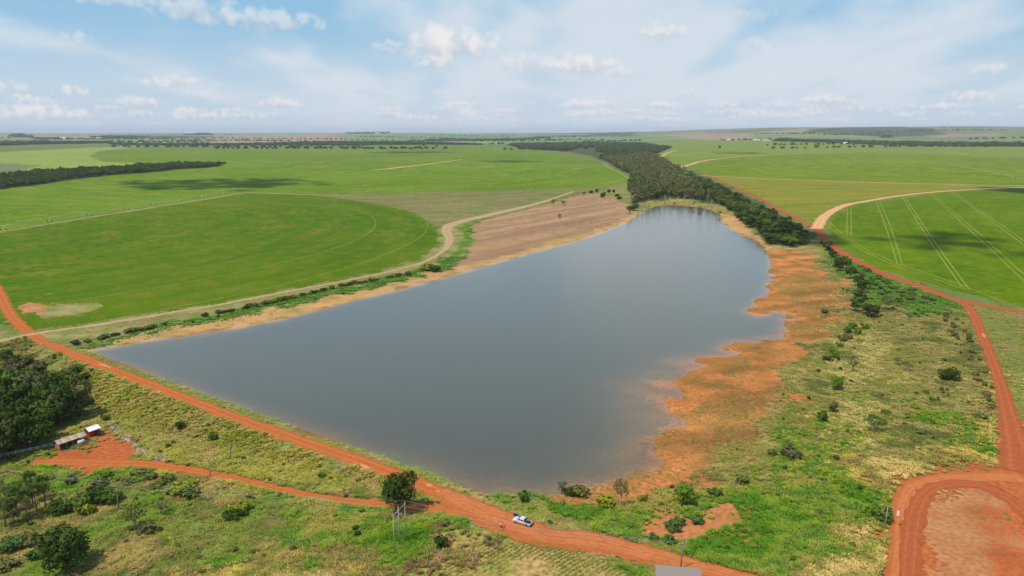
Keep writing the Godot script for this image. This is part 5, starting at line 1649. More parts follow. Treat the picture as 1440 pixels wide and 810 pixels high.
func quads(list: Array) -> ArrayMesh:
	var st := SurfaceTool.new()
	st.begin(Mesh.PRIMITIVE_TRIANGLES)
	for q in list:
		for k in [0, 1, 2, 0, 2, 3]:
			st.add_vertex(q[k])
	st.set_smooth_group(-1)
	st.generate_normals()
	return st.commit()

func wheel_mesh(r: float, w: float, sides := 20) -> ArrayMesh:
	var rings := []
	for e in [[-0.5, 0.55], [-0.5, 0.93], [-0.38, 1.0], [0.38, 1.0], [0.5, 0.93], [0.5, 0.55]]:
		var ring := []
		for k in sides:
			var t := TAU * k / sides
			ring.append(Vector3(cos(t) * r * e[1], sin(t) * r * e[1], e[0] * w))
		rings.append(ring)
	return loft(rings)

func disc_mesh(r: float, w: float, sides := 16) -> ArrayMesh:
	var rings := []
	for e in [[-0.5, 0.9], [-0.3, 1.0], [0.3, 1.0], [0.5, 0.9]]:
		var ring := []
		for k in sides:
			var t := TAU * k / sides
			ring.append(Vector3(cos(t) * r * e[1], sin(t) * r * e[1], e[0] * w))
		rings.append(ring)
	return loft(rings)

func section(x: float, half: float, low: float, high: float, tuck := 0.06) -> Array:
	return [Vector3(x, low, -half + tuck), Vector3(x, low + 0.18, -half), Vector3(x, high - 0.1, -half), Vector3(x, high, -half + 0.09), Vector3(x, high + 0.015, 0), Vector3(x, high, half - 0.09), Vector3(x, high - 0.1, half), Vector3(x, low + 0.18, half), Vector3(x, low, half - tuck)]

func build_pickup() -> void:
	var front: Vector2 = Vector2(0.93, -150.48)
	var rear: Vector2 = Vector2(3.25, -149.19)
	var dir := (front - rear).normalized()
	var side := Vector2(-dir.y, dir.x)
	if side.y > 0.0:
		side = -side
	var mid := (front + rear) * 0.5 + side * 0.8
	var turn := atan2(-dir.y, dir.x)
	var o := thing("pickup_truck", on_ground(mid, 0.23), turn, "silver pickup truck with dark load bed parked on the red road", "pickup")
	var silver := paint_of(srgb(206, 210, 216), 0.28, 0.25, 0.5)
	silver.clearcoat_enabled = true
	silver.clearcoat = 0.8
	silver.clearcoat_roughness = 0.08
	var glass := paint_of(srgb(22, 26, 30), 0.06, 0.0, 0.6)
	var black := paint_of(srgb(26, 26, 27), 0.8)
	var tyre := paint_of(srgb(34, 30, 28), 0.9)
	var rim := paint_of(srgb(150, 142, 134), 0.4, 0.6)
	var body := part("body", loft([section(-0.62, 0.84, 0.3, 0.95), section(0.3, 0.86, 0.28, 0.95), section(0.9, 0.86, 0.28, 0.96), section(1.3, 0.85, 0.28, 0.95), section(1.85, 0.83, 0.28, 0.88), section(2.2, 0.77, 0.3, 0.78), section(2.38, 0.66, 0.36, 0.66)]), silver, o)
	part("cab", loft([
		[Vector3(-0.72, 0.93, -0.8), Vector3(-0.72, 0.93, 0.8), Vector3(1.28, 0.93, 0.8), Vector3(1.28, 0.93, -0.8)],
		[Vector3(-0.6, 1.35, -0.7), Vector3(-0.6, 1.35, 0.7), Vector3(0.62, 1.38, 0.7), Vector3(0.62, 1.38, -0.7)],
		[Vector3(-0.5, 1.47, -0.6), Vector3(-0.5, 1.47, 0.6), Vector3(0.42, 1.5, 0.6), Vector3(0.42, 1.5, -0.6)]]), silver, o)
	part("windscreen", quads([[Vector3(1.2, 0.98, -0.72), Vector3(0.655, 1.37, -0.63), Vector3(0.655, 1.37, 0.63), Vector3(1.2, 0.98, 0.72)]]), glass, o, Vector3(0.012, 0.012, 0))
	part("rear_window", quads([[Vector3(-0.72, 1.0, 0.66), Vector3(-0.62, 1.34, 0.6), Vector3(-0.62, 1.34, -0.6), Vector3(-0.72, 1.0, -0.66)]]), glass, o, Vector3(-0.01, 0, 0))
	for s in [-1.0, 1.0]:
		part("side_window", quads([[Vector3(-0.5, 0.99, 0.8 * s), Vector3(-0.45, 1.33, 0.715 * s), Vector3(0.1, 1.33, 0.715 * s), Vector3(0.1, 0.99, 0.8 * s)]]), glass, o, Vector3(0, 0, 0.008 * s))
		part("side_window", quads([[Vector3(0.18, 0.99, 0.8 * s), Vector3(0.18, 1.33, 0.715 * s), Vector3(0.52, 1.33, 0.715 * s), Vector3(0.98, 0.99, 0.8 * s)]]), glass, o, Vector3(0, 0, 0.008 * s))
		var bed := part("bed_side", boxes([[Vector3(-1.5, 0.66, 0.8 * s), Vector3(1.72, 0.58, 0.09)]]), silver, o)
		part("rail", boxes([[Vector3(-1.5, 0.965, 0.8 * s), Vector3(1.72, 0.03, 0.1)]]), black, bed)
		part("headlight", disc_mesh(0.11, 0.08), paint_of(srgb(225, 228, 230), 0.1), o, Vector3(2.22, 0.66, 0.56 * s), Vector3(0, PI / 2, 0))
		part("tail_light", boxes([[Vector3(-2.385, 0.72, 0.75 * s), Vector3(0.04, 0.26, 0.12)]]), paint_of(srgb(140, 20, 16), 0.3), o)
		part("mirror", boxes([[Vector3(0.95, 1.0, 0.93 * s), Vector3(0.1, 0.14, 0.2)]]), silver, o)
		for x in [1.42, -1.4]:
			var w := part("wheel", wheel_mesh(0.33, 0.2), tyre, o, Vector3(x, 0.33, 0.76 * s))
			part("rim", disc_mesh(0.19, 0.212), rim, w)
	part("bed_floor", boxes([[Vector3(-1.5, 0.48, 0), Vector3(1.68, 0.08, 1.5)]]), black, o)
	part("tailgate", boxes([[Vector3(-2.34, 0.66, 0), Vector3(0.07, 0.56, 1.5)]]), silver, o)
	part("roll_bar", tube_mesh([[[Vector3(-0.86, 0.95, -0.74), Vector3(-0.86, 1.38, -0.6), Vector3(-0.86, 1.38, 0.6), Vector3(-0.86, 0.95, 0.74)], [0.035, 0.035, 0.035, 0.035]]]), black, o)
	part("bumper", boxes([[Vector3(2.3, 0.42, 0), Vector3(0.16, 0.2, 1.5)]]), silver, o)
	part("bumper", boxes([[Vector3(-2.44, 0.4, 0), Vector3(0.12, 0.16, 1.5)]]), black, o)

# a figure meshed from tapered bones: [from, to, radius, radius, colour]
func figure_mesh(bones: Array, cell: float) -> ArrayMesh:
	var lo := Vector3(9, 9, 9)
	var hi := -lo
	for b in bones:
		var r := Vector3.ONE * (maxf(b[2], b[3]) + cell * 2.0)
		lo = lo.min(b[0] - r).min(b[1] - r)
		hi = hi.max(b[0] + r).max(b[1] + r)
	var nx := int((hi.x - lo.x) / cell) + 2
	var ny := int((hi.y - lo.y) / cell) + 2
	var nz := int((hi.z - lo.z) / cell) + 2
	var f := PackedFloat32Array()
	f.resize(nx * ny * nz)
	f.fill(1.0)
	var who := PackedInt32Array()
	who.resize(nx * ny * nz)
	var near := PackedFloat32Array()
	near.resize(nx * ny * nz)
	near.fill(1.0)
	for bi in bones.size():
		var b: Array = bones[bi]
		var a: Vector3 = b[0]
		var e: Vector3 = b[1] - a
		var ll := maxf(e.length_squared(), 1e-9)
		var pad: float = maxf(b[2], b[3]) + 0.09
		var p0 := (a.min(b[1]) - Vector3.ONE * pad - lo) / cell
		var p1 := (a.max(b[1]) + Vector3.ONE * pad - lo) / cell
		for z in range(maxi(0, int(p0.z)), mini(nz - 1, int(p1.z) + 1)):
			for y in range(maxi(0, int(p0.y)), mini(ny - 1, int(p1.y) + 1)):
				for x in range(maxi(0, int(p0.x)), mini(nx - 1, int(p1.x) + 1)):
					var p := lo + Vector3(x, y, z) * cell - a
					var t := clampf(p.dot(e) / ll, 0.0, 1.0)
					var d: float = (p - e * t).length() - lerpf(b[2], b[3], t)
					var i := (z * ny + y) * nx + x
					if d < near[i]:
						near[i] = d
						who[i] = bi
					var o := f[i]
					var k := 0.028
					var h := maxf(k - absf(o - d), 0.0) / k
					f[i] = minf(o, d) - h * h * k * 0.25
	var st := SurfaceTool.new()
	st.begin(Mesh.PRIMITIVE_TRIANGLES)
	var made := {}
	var place := func(x: int, y: int, z: int) -> int:
		var key := (z * ny + y) * nx + x
		if made.has(key):
			return made[key]
		var sum := Vector3.ZERO
		var n := 0
		for e in [[0, 0, 0, 1, 0, 0], [0, 1, 0, 1, 1, 0], [0, 0, 1, 1, 0, 1], [0, 1, 1, 1, 1, 1], [0, 0, 0, 0, 1, 0], [1, 0, 0, 1, 1, 0], [0, 0, 1, 0, 1, 1], [1, 0, 1, 1, 1, 1], [0, 0, 0, 0, 0, 1], [1, 0, 0, 1, 0, 1], [0, 1, 0, 0, 1, 1], [1, 1, 0, 1, 1, 1]]:
			var va := f[((z + e[2]) * ny + y + e[1]) * nx + x + e[0]]
			var vb := f[((z + e[5]) * ny + y + e[4]) * nx + x + e[3]]
			if (va < 0.0) != (vb < 0.0):
				sum += Vector3(x + e[0], y + e[1], z + e[2]).lerp(Vector3(x + e[3], y + e[4], z + e[5]), va / (va - vb))
				n += 1
		st.set_color(bones[who[key]][4])
		st.add_vertex(lo + sum / maxf(n, 1) * cell)
		made[key] = made.size()
		return made[key]
	for z in range(1, nz - 1):
		for y in range(1, ny - 1):
			for x in range(1, nx - 1):
				var i := (z * ny + y) * nx + x
				var v := f[i]
				for axis in 3:
					var j: int = i + [1, nx, nx * ny][axis]
					if (v < 0.0) == (f[j] < 0.0):
						continue
					var q: Array
					if axis == 0:
						q = [place.call(x, y - 1, z - 1), place.call(x, y, z - 1), place.call(x, y, z), place.call(x, y - 1, z)]
					elif axis == 1:
						q = [place.call(x - 1, y, z - 1), place.call(x - 1, y, z), place.call(x, y, z), place.call(x, y, z - 1)]
					else:
						q = [place.call(x - 1, y - 1, z), place.call(x, y - 1, z), place.call(x, y, z), place.call(x - 1, y, z)]
					if v < 0.0:
						q = [q[0], q[3], q[2], q[1]]
					for k in [0, 1, 2, 0, 2, 3]:
						st.add_index(q[k])
	st.generate_normals()
	return st.commit()

func hand_bones(bones: Array, wrist: Vector3, dir: Vector3, across: Vector3, skin: Color) -> void:
	var palm := wrist + dir * 0.09
	bones.append([wrist, palm, 0.032, 0.036, skin])
	for k in 4:
		var root: Vector3 = palm + across * (k - 1.5) * 0.021
		var l: float = [0.07, 0.08, 0.076, 0.06][k]
		bones.append([root, root + dir * l, 0.01, 0.009, skin])
	bones.append([wrist + dir * 0.04 + across * 0.03, wrist + dir * 0.09 + across * 0.062, 0.012, 0.01, skin])

func build_people() -> void:
	var cloth := StandardMaterial3D.new()
	cloth.vertex_color_use_as_albedo = true
	cloth.roughness = 0.9
	var skin := lin(128, 84, 60)
	var hair := lin(28, 22, 20)
	var white := lin(226, 226, 222)
	var dark := lin(44, 46, 58)
	var lilac := lin(150, 150, 196)
	var shoe := lin(30, 26, 24)
	# standing beside a bicycle at the corner of the sown field
	var b := [
		[Vector3(0, 1.02, 0), Vector3(0, 1.38, 0), 0.15, 0.165, white], [Vector3(-0.13, 1.4, 0), Vector3(0.13, 1.4, 0), 0.085, 0.085, white], [Vector3(0, 0.92, 0), Vector3(0, 1.0, 0), 0.15, 0.15, dark],
		[Vector3(0, 1.45, 0), Vector3(0, 1.54, 0.01), 0.055, 0.052, skin], [Vector3(0, 1.6, 0.02), Vector3(0, 1.68, 0.0), 0.085, 0.098, skin], [Vector3(0, 1.69, -0.03), Vector3(0, 1.73, -0.01), 0.096, 0.085, hair],
		[Vector3(0, 1.62, 0.1), Vector3(0, 1.6, 0.125), 0.014, 0.016, skin], [Vector3(-0.1, 1.63, 0), Vector3(-0.1, 1.66, 0), 0.016, 0.018, skin], [Vector3(0.1, 1.63, 0), Vector3(0.1, 1.66, 0), 0.016, 0.018, skin],
		[Vector3(-0.2, 1.4, 0), Vector3(-0.26, 1.13, -0.02), 0.062, 0.05, white], [Vector3(-0.26, 1.13, -0.02), Vector3(-0.27, 0.9, 0.07), 0.045, 0.034, skin],
		[Vector3(0.2, 1.4, 0), Vector3(0.29, 1.15, 0.05), 0.062, 0.05, white], [Vector3(0.29, 1.15, 0.05), Vector3(0.36, 1.0, 0.24), 0.045, 0.034, skin],
		[Vector3(-0.09, 0.92, 0), Vector3(-0.11, 0.5, 0.02), 0.095, 0.066, dark], [Vector3(-0.11, 0.5, 0.02), Vector3(-0.12, 0.1, -0.02), 0.062, 0.045, dark], [Vector3(-0.12, 0.05, -0.04), Vector3(-0.13, 0.04, 0.15), 0.045, 0.038, shoe],
		[Vector3(0.09, 0.92, 0), Vector3(0.12, 0.5, 0.03), 0.095, 0.066, dark], [Vector3(0.12, 0.5, 0.03), Vector3(0.14, 0.1, -0.02), 0.062, 0.045, dark], [Vector3(0.14, 0.05, -0.04), Vector3(0.17, 0.04, 0.14), 0.045, 0.038, shoe],
	]
	hand_bones(b, Vector3(-0.27, 0.9, 0.07), Vector3(0.02, -0.95, 0.3).normalized(), Vector3(0.1, 0.2, 0.95).normalized(), skin)
	hand_bones(b, Vector3(0.36, 1.0, 0.24), Vector3(0.3, -0.3, 0.9).normalized(), Vector3(0.9, 0.2, -0.3).normalized(), skin)
	var who := thing("person", on_ground(Vector2(-2.54, -148.80), 0.05), 0.7, "person in white shirt and dark trousers standing beside the pickup", "person")
	part("body", figure_mesh(b, 0.02), cloth, who)
	# a bicycle held upright
	var steel := paint_of(srgb(60, 62, 70), 0.4, 0.5)
	var rubber := paint_of(srgb(30, 29, 28), 0.9)
	var bike := thing("bicycle", on_ground(Vector2(-1.87, -148.50)), 1.15, "dark bicycle standing next to the person in white", "bicycle")
	part("frame", tube_mesh([[[Vector3(-0.5, 0.33, 0), Vector3(-0.12, 0.3, 0)], [0.016, 0.02]], [[Vector3(-0.12, 0.3, 0), Vector3(-0.26, 0.82, 0)], [0.02, 0.018]], [[Vector3(-0.12, 0.3, 0), Vector3(0.36, 0.76, 0)], [0.022, 0.02]], [[Vector3(-0.24, 0.76, 0), Vector3(0.34, 0.82, 0)], [0.018, 0.018]], [[Vector3(-0.5, 0.33, 0), Vector3(-0.24, 0.76, 0)], [0.014, 0.014]], [[Vector3(0.32, 0.95, 0), Vector3(0.52, 0.33, 0)], [0.02, 0.016]]]), steel, bike)
	part("handlebar", tube_mesh([[[Vector3(0.28, 1.0, -0.28), Vector3(0.34, 0.97, 0), Vector3(0.28, 1.0, 0.28)], [0.016, 0.016, 0.016]]]), steel, bike)
	part("saddle", tube_mesh([[[Vector3(-0.4, 0.86, 0), Vector3(-0.26, 0.87, 0), Vector3(-0.12, 0.85, 0)], [0.07, 0.055, 0.02]]]), rubber, bike)
	for x in [-0.5, 0.52]:
		var ring := []
		var rad := []
		for k in 25:
			ring.append(Vector3(x + cos(TAU * k / 24.0) * 0.315, 0.33 + sin(TAU * k / 24.0) * 0.315, 0))
			rad.append(0.02)
		part("wheel", tube_mesh([[ring, rad, 6]]), rubber, bike)
	# the motorcyclist behind the pickup
	var at: Vector2 = Vector2(0.93, -153.35)
	var moto := thing("motorcycle", on_ground(at, 0.23), 2.2, "dark motorcycle stopped on the road beyond the pickup", "motorcycle")
	part("frame", tube_mesh([[[Vector3(-0.62, 0.3, 0), Vector3(-0.1, 0.4, 0), Vector3(0.42, 0.85, 0)], [0.05, 0.07, 0.05]], [[Vector3(0.4, 0.95, 0.07), Vector3(0.68, 0.3, 0.07)], [0.03, 0.025]], [[Vector3(0.4, 0.95, -0.07), Vector3(0.68, 0.3, -0.07)], [0.03, 0.025]]]), steel, moto)
	part("engine", boxes([[Vector3(0.02, 0.42, 0), Vector3(0.42, 0.3, 0.3)]]), steel, moto)
	part("tank", tube_mesh([[[Vector3(-0.08, 0.82, 0), Vector3(0.14, 0.88, 0), Vector3(0.36, 0.88, 0)], [0.09, 0.14, 0.09], 10]]), paint_of(srgb(120, 30, 30), 0.3), moto)
	part("seat", tube_mesh([[[Vector3(-0.75, 0.84, 0), Vector3(-0.4, 0.8, 0), Vector3(-0.08, 0.82, 0)], [0.08, 0.12, 0.09], 8]]), rubber, moto)
	part("handlebar", tube_mesh([[[Vector3(0.26, 1.08, -0.36), Vector3(0.4, 1.02, 0), Vector3(0.26, 1.08, 0.36)], [0.02, 0.02, 0.02]]]), steel, moto)
	part("headlight", disc_mesh(0.09, 0.08), paint_of(srgb(220, 222, 224), 0.1), moto, Vector3(0.5, 0.92, 0), Vector3(0, PI / 2, 0))
	for x in [-0.62, 0.68]:
		part("wheel", wheel_mesh(0.3, 0.11), rubber, moto, Vector3(x, 0.3, 0))
	var rb := [
		[Vector3(-0.3, 0.98, 0), Vector3(-0.16, 1.34, 0), 0.145, 0.155, lilac], [Vector3(-0.15, 1.38, -0.13), Vector3(-0.15, 1.38, 0.13), 0.08, 0.08, lilac],
		[Vector3(-0.12, 1.43, 0), Vector3(-0.1, 1.52, 0), 0.055, 0.052, skin], [Vector3(-0.06, 1.58, 0), Vector3(-0.09, 1.66, 0), 0.088, 0.1, skin], [Vector3(-0.12, 1.66, 0), Vector3(-0.09, 1.7, 0), 0.1, 0.088, hair], [Vector3(0.02, 1.6, 0), Vector3(0.04, 1.58, 0), 0.015, 0.016, skin],
	]
	for s in [-1.0, 1.0]:
		rb.append_array([[Vector3(-0.15, 1.38, 0.2 * s), Vector3(-0.06, 1.16, 0.32 * s), 0.06, 0.05, lilac], [Vector3(-0.06, 1.16, 0.32 * s), Vector3(0.18, 1.1, 0.31 * s), 0.043, 0.034, skin],
			[Vector3(-0.32, 0.95, 0.1 * s), Vector3(0.1, 0.82, 0.24 * s), 0.1, 0.07, dark], [Vector3(0.1, 0.82, 0.24 * s), Vector3(-0.02, 0.42, 0.27 * s), 0.064, 0.046, dark], [Vector3(-0.05, 0.36, 0.27 * s), Vector3(0.14, 0.34, 0.28 * s), 0.045, 0.038, shoe]])
		hand_bones(rb, Vector3(0.18, 1.1, 0.31 * s), Vector3(1, -0.1, 0), Vector3(0, 0.1, -s), skin)
	var rider := thing("person", on_ground(at, 0.23), 2.2, "person in lilac shirt seated on the motorcycle", "person")
	part("body", figure_mesh(rb, 0.02), cloth, rider)

func pole(called: String, at: Vector2, h: float, label: String, arm: float, turn: float, wood: Material, group := "") -> Node3D:
	var o := thing(called, on_ground(at), turn, label, "pole", group)
	part("shaft", tube_mesh([[[Vector3(0, -0.6, 0), Vector3(0, h * 0.5, 0), Vector3(0, h, 0)], [0.17, 0.145, 0.11], 10]]), wood, o)
	if arm > 0.0:
		part("crossarm", boxes([[Vector3(0, h - 0.5, 0.14), Vector3(arm, 0.12, 0.1)]]), wood, o)
		for x in [-0.45, 0.0, 0.45]:
			part("insulator", disc_mesh(0.07, 0.22), paint_of(srgb(214, 212, 206), 0.3), o, Vector3(x * arm, h - 0.32, 0.14), Vector3(PI / 2, 0, 0))
	return o

func wire(a: Vector3, b: Vector3, sag: float, label: String) -> void:
	var pts := []
	var rad := []
	for k in 17:
		var t := k / 16.0
		pts.append(a.lerp(b, t) + Vector3.DOWN * sag * 4.0 * t * (1.0 - t))
		rad.append(0.02)
	var o := single("power_wire", tube_mesh([[pts, rad, 5]]), paint_of(srgb(150, 150, 148), 0.5, 0.4))
	tag(o, label, "wire", "wires on the poles")

func build_poles() -> void:
	var concrete := paint_of(srgb(156, 150, 140), 0.9)
	var grey_wood := paint_of(srgb(142, 128, 112), 0.95)
	var places := [Vector2(-25.67, -139.48), Vector2(-25.05, -142.53), Vector2(-23.87, -144.23)]
	var o := thing("power_pole_frame", on_ground(places[1]), 0.0, "three tall grey power poles joined by a crossbeam in the meadow", "pole")
	var tops := []
	for p in places:
		var local: Vector3 = on_ground(p) - o.position
		part("shaft", tube_mesh([[[local - Vector3(0, 0.6, 0), local + Vector3(0, 5, 0), local + Vector3(0, 9.4, 0)], [0.155, 0.13, 0.1], 10]]), concrete, o)
		part("insulator", disc_mesh(0.09, 0.3), paint_of(srgb(120, 74, 56), 0.3), o, local + Vector3(0, 9.55, 0), Vector3(PI / 2, 0, 0))
		tops.append(on_ground(p) + Vector3(0, 9.72, 0))
	var first: Vector3 = on_ground(places[0]) - o.position
	var last: Vector3 = on_ground(places[2]) - o.position
	part("crossbeam", tube_mesh([[[first + Vector3(-0.1, 8.9, 0.6), last + Vector3(0.1, 8.9, -0.6)], [0.09, 0.09], 6]]), grey_wood, o)
	part("crossbeam", tube_mesh([[[first + Vector3(0, 7.7, 0), last + Vector3(0, 7.7, 0)], [0.06, 0.06], 6]]), grey_wood, o)
	pole("utility_pole", Vector2(35.57, -133.52), 6.6, "pole with crossarm beside the roof at the bottom", 1.7, 0.3, grey_wood)
	pole("utility_pole", Vector2(-83.18, -180.42), 5.6, "short pole with pale crossarm beside the narrow red track", 1.5, 0.5, concrete)
	pole("wooden_post", Vector2(-81.64, -191.15), 5.4, "bare wooden post on the lower dam slope", 0.0, 0.0, grey_wood)
	pole("utility_pole", Vector2(-99.83, -164.24), 5.6, "thin grey pole in the scrub right of the palms", 1.2, 0.6, grey_wood)
	pole("utility_pole", Vector2(-154.88, -179.46), 9.0, "grey pole standing past the palms at the left", 1.6, 0.8, concrete)
	var left := on_ground(Vector2(-154.88, -179.46)) + Vector3(0, 8.7, 0)
	var right := on_ground(Vector2(35.57, -133.52)) + Vector3(0, 6.4, 0)
	var how := ["nearest", "middle", "farthest"]
	for k in 3:
		wire(left + Vector3(0.3 * (k - 1), 0, 0.6 * (k - 1)), tops[k], 1.6, "thin wire from the %s of the three poles away to the left edge" % how[k])
		wire(tops[k], right + Vector3(0.7 * (k - 1), 0, 0.1), 1.2, "thin wire from the %s of the three poles across to the roadside pole" % how[k])
	# post with an arm and a small white panel
	var s := thing("sign_post", on_ground(Vector2(86.18, -148.46)), -0.25, "tall pale post with side arm and hanging white panel by the loop", "post")
	part("shaft", tube_mesh([[[Vector3(0, -0.4, 0), Vector3(0, 5.2, 0)], [0.1, 0.08], 8]]), concrete, s)
	part("arm", tube_mesh([[[Vector3(0, 5.1, 0), Vector3(2.4, 4.6, 0)], [0.06, 0.05], 6]]), concrete, s)
	part("panel", boxes([[Vector3(2.3, 3.7, 0), Vector3(0.5, 1.3, 0.06)]]), paint_of(srgb(226, 224, 220), 0.6), s)
	part("hanger", tube_mesh([[[Vector3(2.3, 4.62, 0), Vector3(2.3, 4.34, 0)], [0.025, 0.025], 5]]), concrete, s)

func build_sheds() -> void:
	var plank := paint_of(srgb(146, 124, 100), 0.95)
	var red := paint_of(srgb(148, 44, 36), 0.8)
	var white := paint_of(srgb(222, 222, 222), 0.5, 0.1)
	var old := [paint_of(srgb(168, 148, 126), 0.9), paint_of(srgb(152, 134, 114), 0.9), paint_of(srgb(178, 160, 138), 0.9)]
	var dark := paint_of(srgb(52, 46, 42), 0.95)
	var a: Vector2 = Vector2(-139.04, -203.06)
	var b: Vector2 = Vector2(-134.81, -209.35)
	var dir := (b - a).normalized()
	var turn := atan2(-dir.y, dir.x)
	var base := on_ground((a + b) * 0.5)
	var o := thing("long_shed", base, turn, "long open shed under a weathered tiled roof beside the hut", "shed")
	var half := a.distance_to(b) * 0.5
	for k in 5:
		var x := lerpf(-half, half, k / 4.0)
		for z in [0.0, -3.4]:
			part("post", tube_mesh([[[Vector3(x, -0.4, z), Vector3(x, 2.1 if z == 0.0 else 2.2, z)], [0.08, 0.07], 6]]), plank, o)
	part("back_wall", boxes([[Vector3(0, 1.05, -3.45), Vector3(half * 2.0, 2.2, 0.1)]]), plank, o)
	part("end_wall", boxes([[Vector3(-half, 1.0, -1.8), Vector3(0.1, 2.0, 3.2)]]), paint_of(srgb(170, 110, 80), 0.9), o)
	var roof := part("roof", boxes([[Vector3(0, 2.14, 0.05), Vector3(half * 2.0 + 0.8, 0.08, 0.12)], [Vector3(0, 2.98, -1.7), Vector3(half * 2.0 + 0.8, 0.1, 0.14)], [Vector3(0, 2.2, -3.5), Vector3(half * 2.0 + 0.8, 0.08, 0.12)]]), plank, o)
	for side in 2:
		var n := 11
		for k in n:
			var w := (half * 2.0 + 1.0) / n
			var x := -half - 0.5 + w * (k + 0.5)
			var slope := atan2(0.86, 1.85) * (1.0 if side == 0 else -1.0)
			part("roof_sheet", boxes([[Vector3(x, 2.62 + 0.012 * (k % 2), -0.82 if side == 0 else -2.6), Vector3(w * 1.03, 0.05, 2.15), Basis(Vector3.RIGHT, slope)]]), old[(k * 7 + side) % 3], roof)
	# the pen at its right
	var pen := thing("stock_pen", on_ground(Vector2(-134.66, -205.69)), turn, "rough pole pen in front of the long shed", "pen")
	for k in 5:
		part("post", tube_mesh([[[Vector3(-2.2 + k * 1.1, -0.3, 0), Vector3(-2.2 + k * 1.1, 1.35, 0)], [0.07, 0.06], 6]]), plank, pen)
	for y in [0.45, 0.85, 1.2]:
		part("rail", tube_mesh([[[Vector3(-2.3, y, 0.08), Vector3(2.3, y + 0.05, 0.08)], [0.045, 0.045], 6]]), plank, pen)
	var tank := thing("water_tank", on_ground(Vector2(-135.50, -207.84)), turn, "pale bluish-white tank between the pen and the shed", "tank")
	part("barrel", tube_mesh([[[Vector3(-1.0, 0.75, 0), Vector3(-0.85, 0.75, 0), Vector3(0.85, 0.75, 0), Vector3(1.0, 0.75, 0)], [0.45, 0.6, 0.6, 0.45], 16]]), paint_of(srgb(196, 206, 214), 0.4), tank)
	part("cradle", boxes([[Vector3(-0.6, 0.15, 0), Vector3(0.14, 0.4, 1.0)], [Vector3(0.6, 0.15, 0), Vector3(0.14, 0.4, 1.0)]]), dark, tank)
	# red hut
	var hut := thing("red_hut", on_ground(Vector2(-133.99, -213.04)), turn + 0.05, "small red hut with white metal roof at the foot of the dam", "hut")
	for w in [[Vector3(0, 1.15, 0), Vector3(3.2, 2.7, 0.12)], [Vector3(0, 1.15, -3.0), Vector3(3.2, 2.7, 0.12)], [Vector3(-1.55, 1.15, -1.5), Vector3(0.12, 2.7, 2.88)], [Vector3(1.55, 1.15, -1.5), Vector3(0.12, 2.7, 2.88)]]:
		part("wall", boxes([w]), red, hut)
	for s in [-1.0, 1.0]:
		part("gable", quads([[Vector3(1.5 * s, 2.5, 0.0), Vector3(1.5 * s, 3.3, -1.5), Vector3(1.5 * s, 2.5, -3.0), Vector3(1.5 * s, 2.45, -1.5)]]), red, hut)
	var door := part("door", boxes([[Vector3(0.3, 0.95, 0.09), Vector3(0.9, 1.95, 0.06)]]), dark, hut)
	part("handle", boxes([[Vector3(0.62, 0.95, 0.14), Vector3(0.06, 0.12, 0.05)]]), white, door)
	var cap := part("roof", boxes([[Vector3(0, 3.36, -1.5), Vector3(3.9, 0.06, 0.3)]]), white, hut)
	for side in 2:
		for k in 4:
			var slope := atan2(0.8, 1.7) * (1.0 if side == 0 else -1.0)
			part("roof_sheet", boxes([[Vector3(-1.44 + k * 0.96, 2.92 + 0.01 * (k % 2), -0.6 if side == 0 else -2.4), Vector3(0.98, 0.04, 2.1), Basis(Vector3.RIGHT, slope)]]), white, cap)
	# fence running left from the shed
	var fa: Vector2 = Vector2(-143.64, -206.51)
	var fb: Vector2 = Vector2(-156.84, -198.71)
	var fence := thing("rail_fence", on_ground((fa + fb) * 0.5), 0.0, "pale rail fence running left from the shed into the wood", "fence")
	var n := 9
	for k in n:
		var p := on_ground(fa.lerp(fb, k / (n - 1.0))) - fence.position
		part("post", tube_mesh([[[p - Vector3(0, 0.3, 0), p + Vector3(0, 1.25, 0)], [0.07, 0.07], 6]]), white, fence)
		if k < n - 1:
			var q := on_ground(fa.lerp(fb, (k + 1) / (n - 1.0))) - fence.position
			part("rail", tube_mesh([[[p + Vector3(0, 1.1, 0), q + Vector3(0, 1.1, 0)], [0.07, 0.07], 6]]), white, fence)
			part("rail", tube_mesh([[[p + Vector3(0, 0.6, 0), q + Vector3(0, 0.6, 0)], [0.05, 0.05], 6]]), white, fence)
	# heap of rubble along the toe of the dam
	var line := smooth_line(pv([-137.0, -225.9, -129.4, -217.6, -119.2, -207.3, -110.4, -198.6, -101.5, -192.3]), 0.8)
	var stone := [paint_of(srgb(142, 128, 114), 0.95), paint_of(srgb(122, 108, 96), 0.95), paint_of(srgb(160, 146, 130), 0.95)]
	var rocks := []
	for k in 3:
		var ball := SphereMesh.new()
		ball.radial_segments = 7
		ball.rings = 4
		ball.radius = 0.5
		ball.height = 0.8
		var arr := ball.get_mesh_arrays()
		var v: PackedVector3Array = arr[Mesh.ARRAY_VERTEX]
		for i in v.size():
			v[i] *= 1.0 + 0.5 * wobble.get_noise_3d(v[i].x * 60.0, v[i].y * 60.0, v[i].z * 60.0 + k * 99.0)
		arr[Mesh.ARRAY_VERTEX] = v
		var m := ArrayMesh.new()
		m.add_surface_from_arrays(Mesh.PRIMITIVE_TRIANGLES, arr)
		rocks.append(m)
	for i in line.size():
		for k in 2:
			var p := line[i] + Vector2(rng.randf_range(-1.0, 1.0), rng.randf_range(-1.0, 1.0))
			var s := thing("rock", on_ground(p, 0.05), rng.randf() * TAU, "grey rock in the heap along the toe of the dam", "rock", "rocks along the toe of the dam")
			s.scale = Vector3.ONE * rng.randf_range(0.5, 1.3)
			part("stone", rocks[rng.randi() % 3], stone[rng.randi() % 3], s)
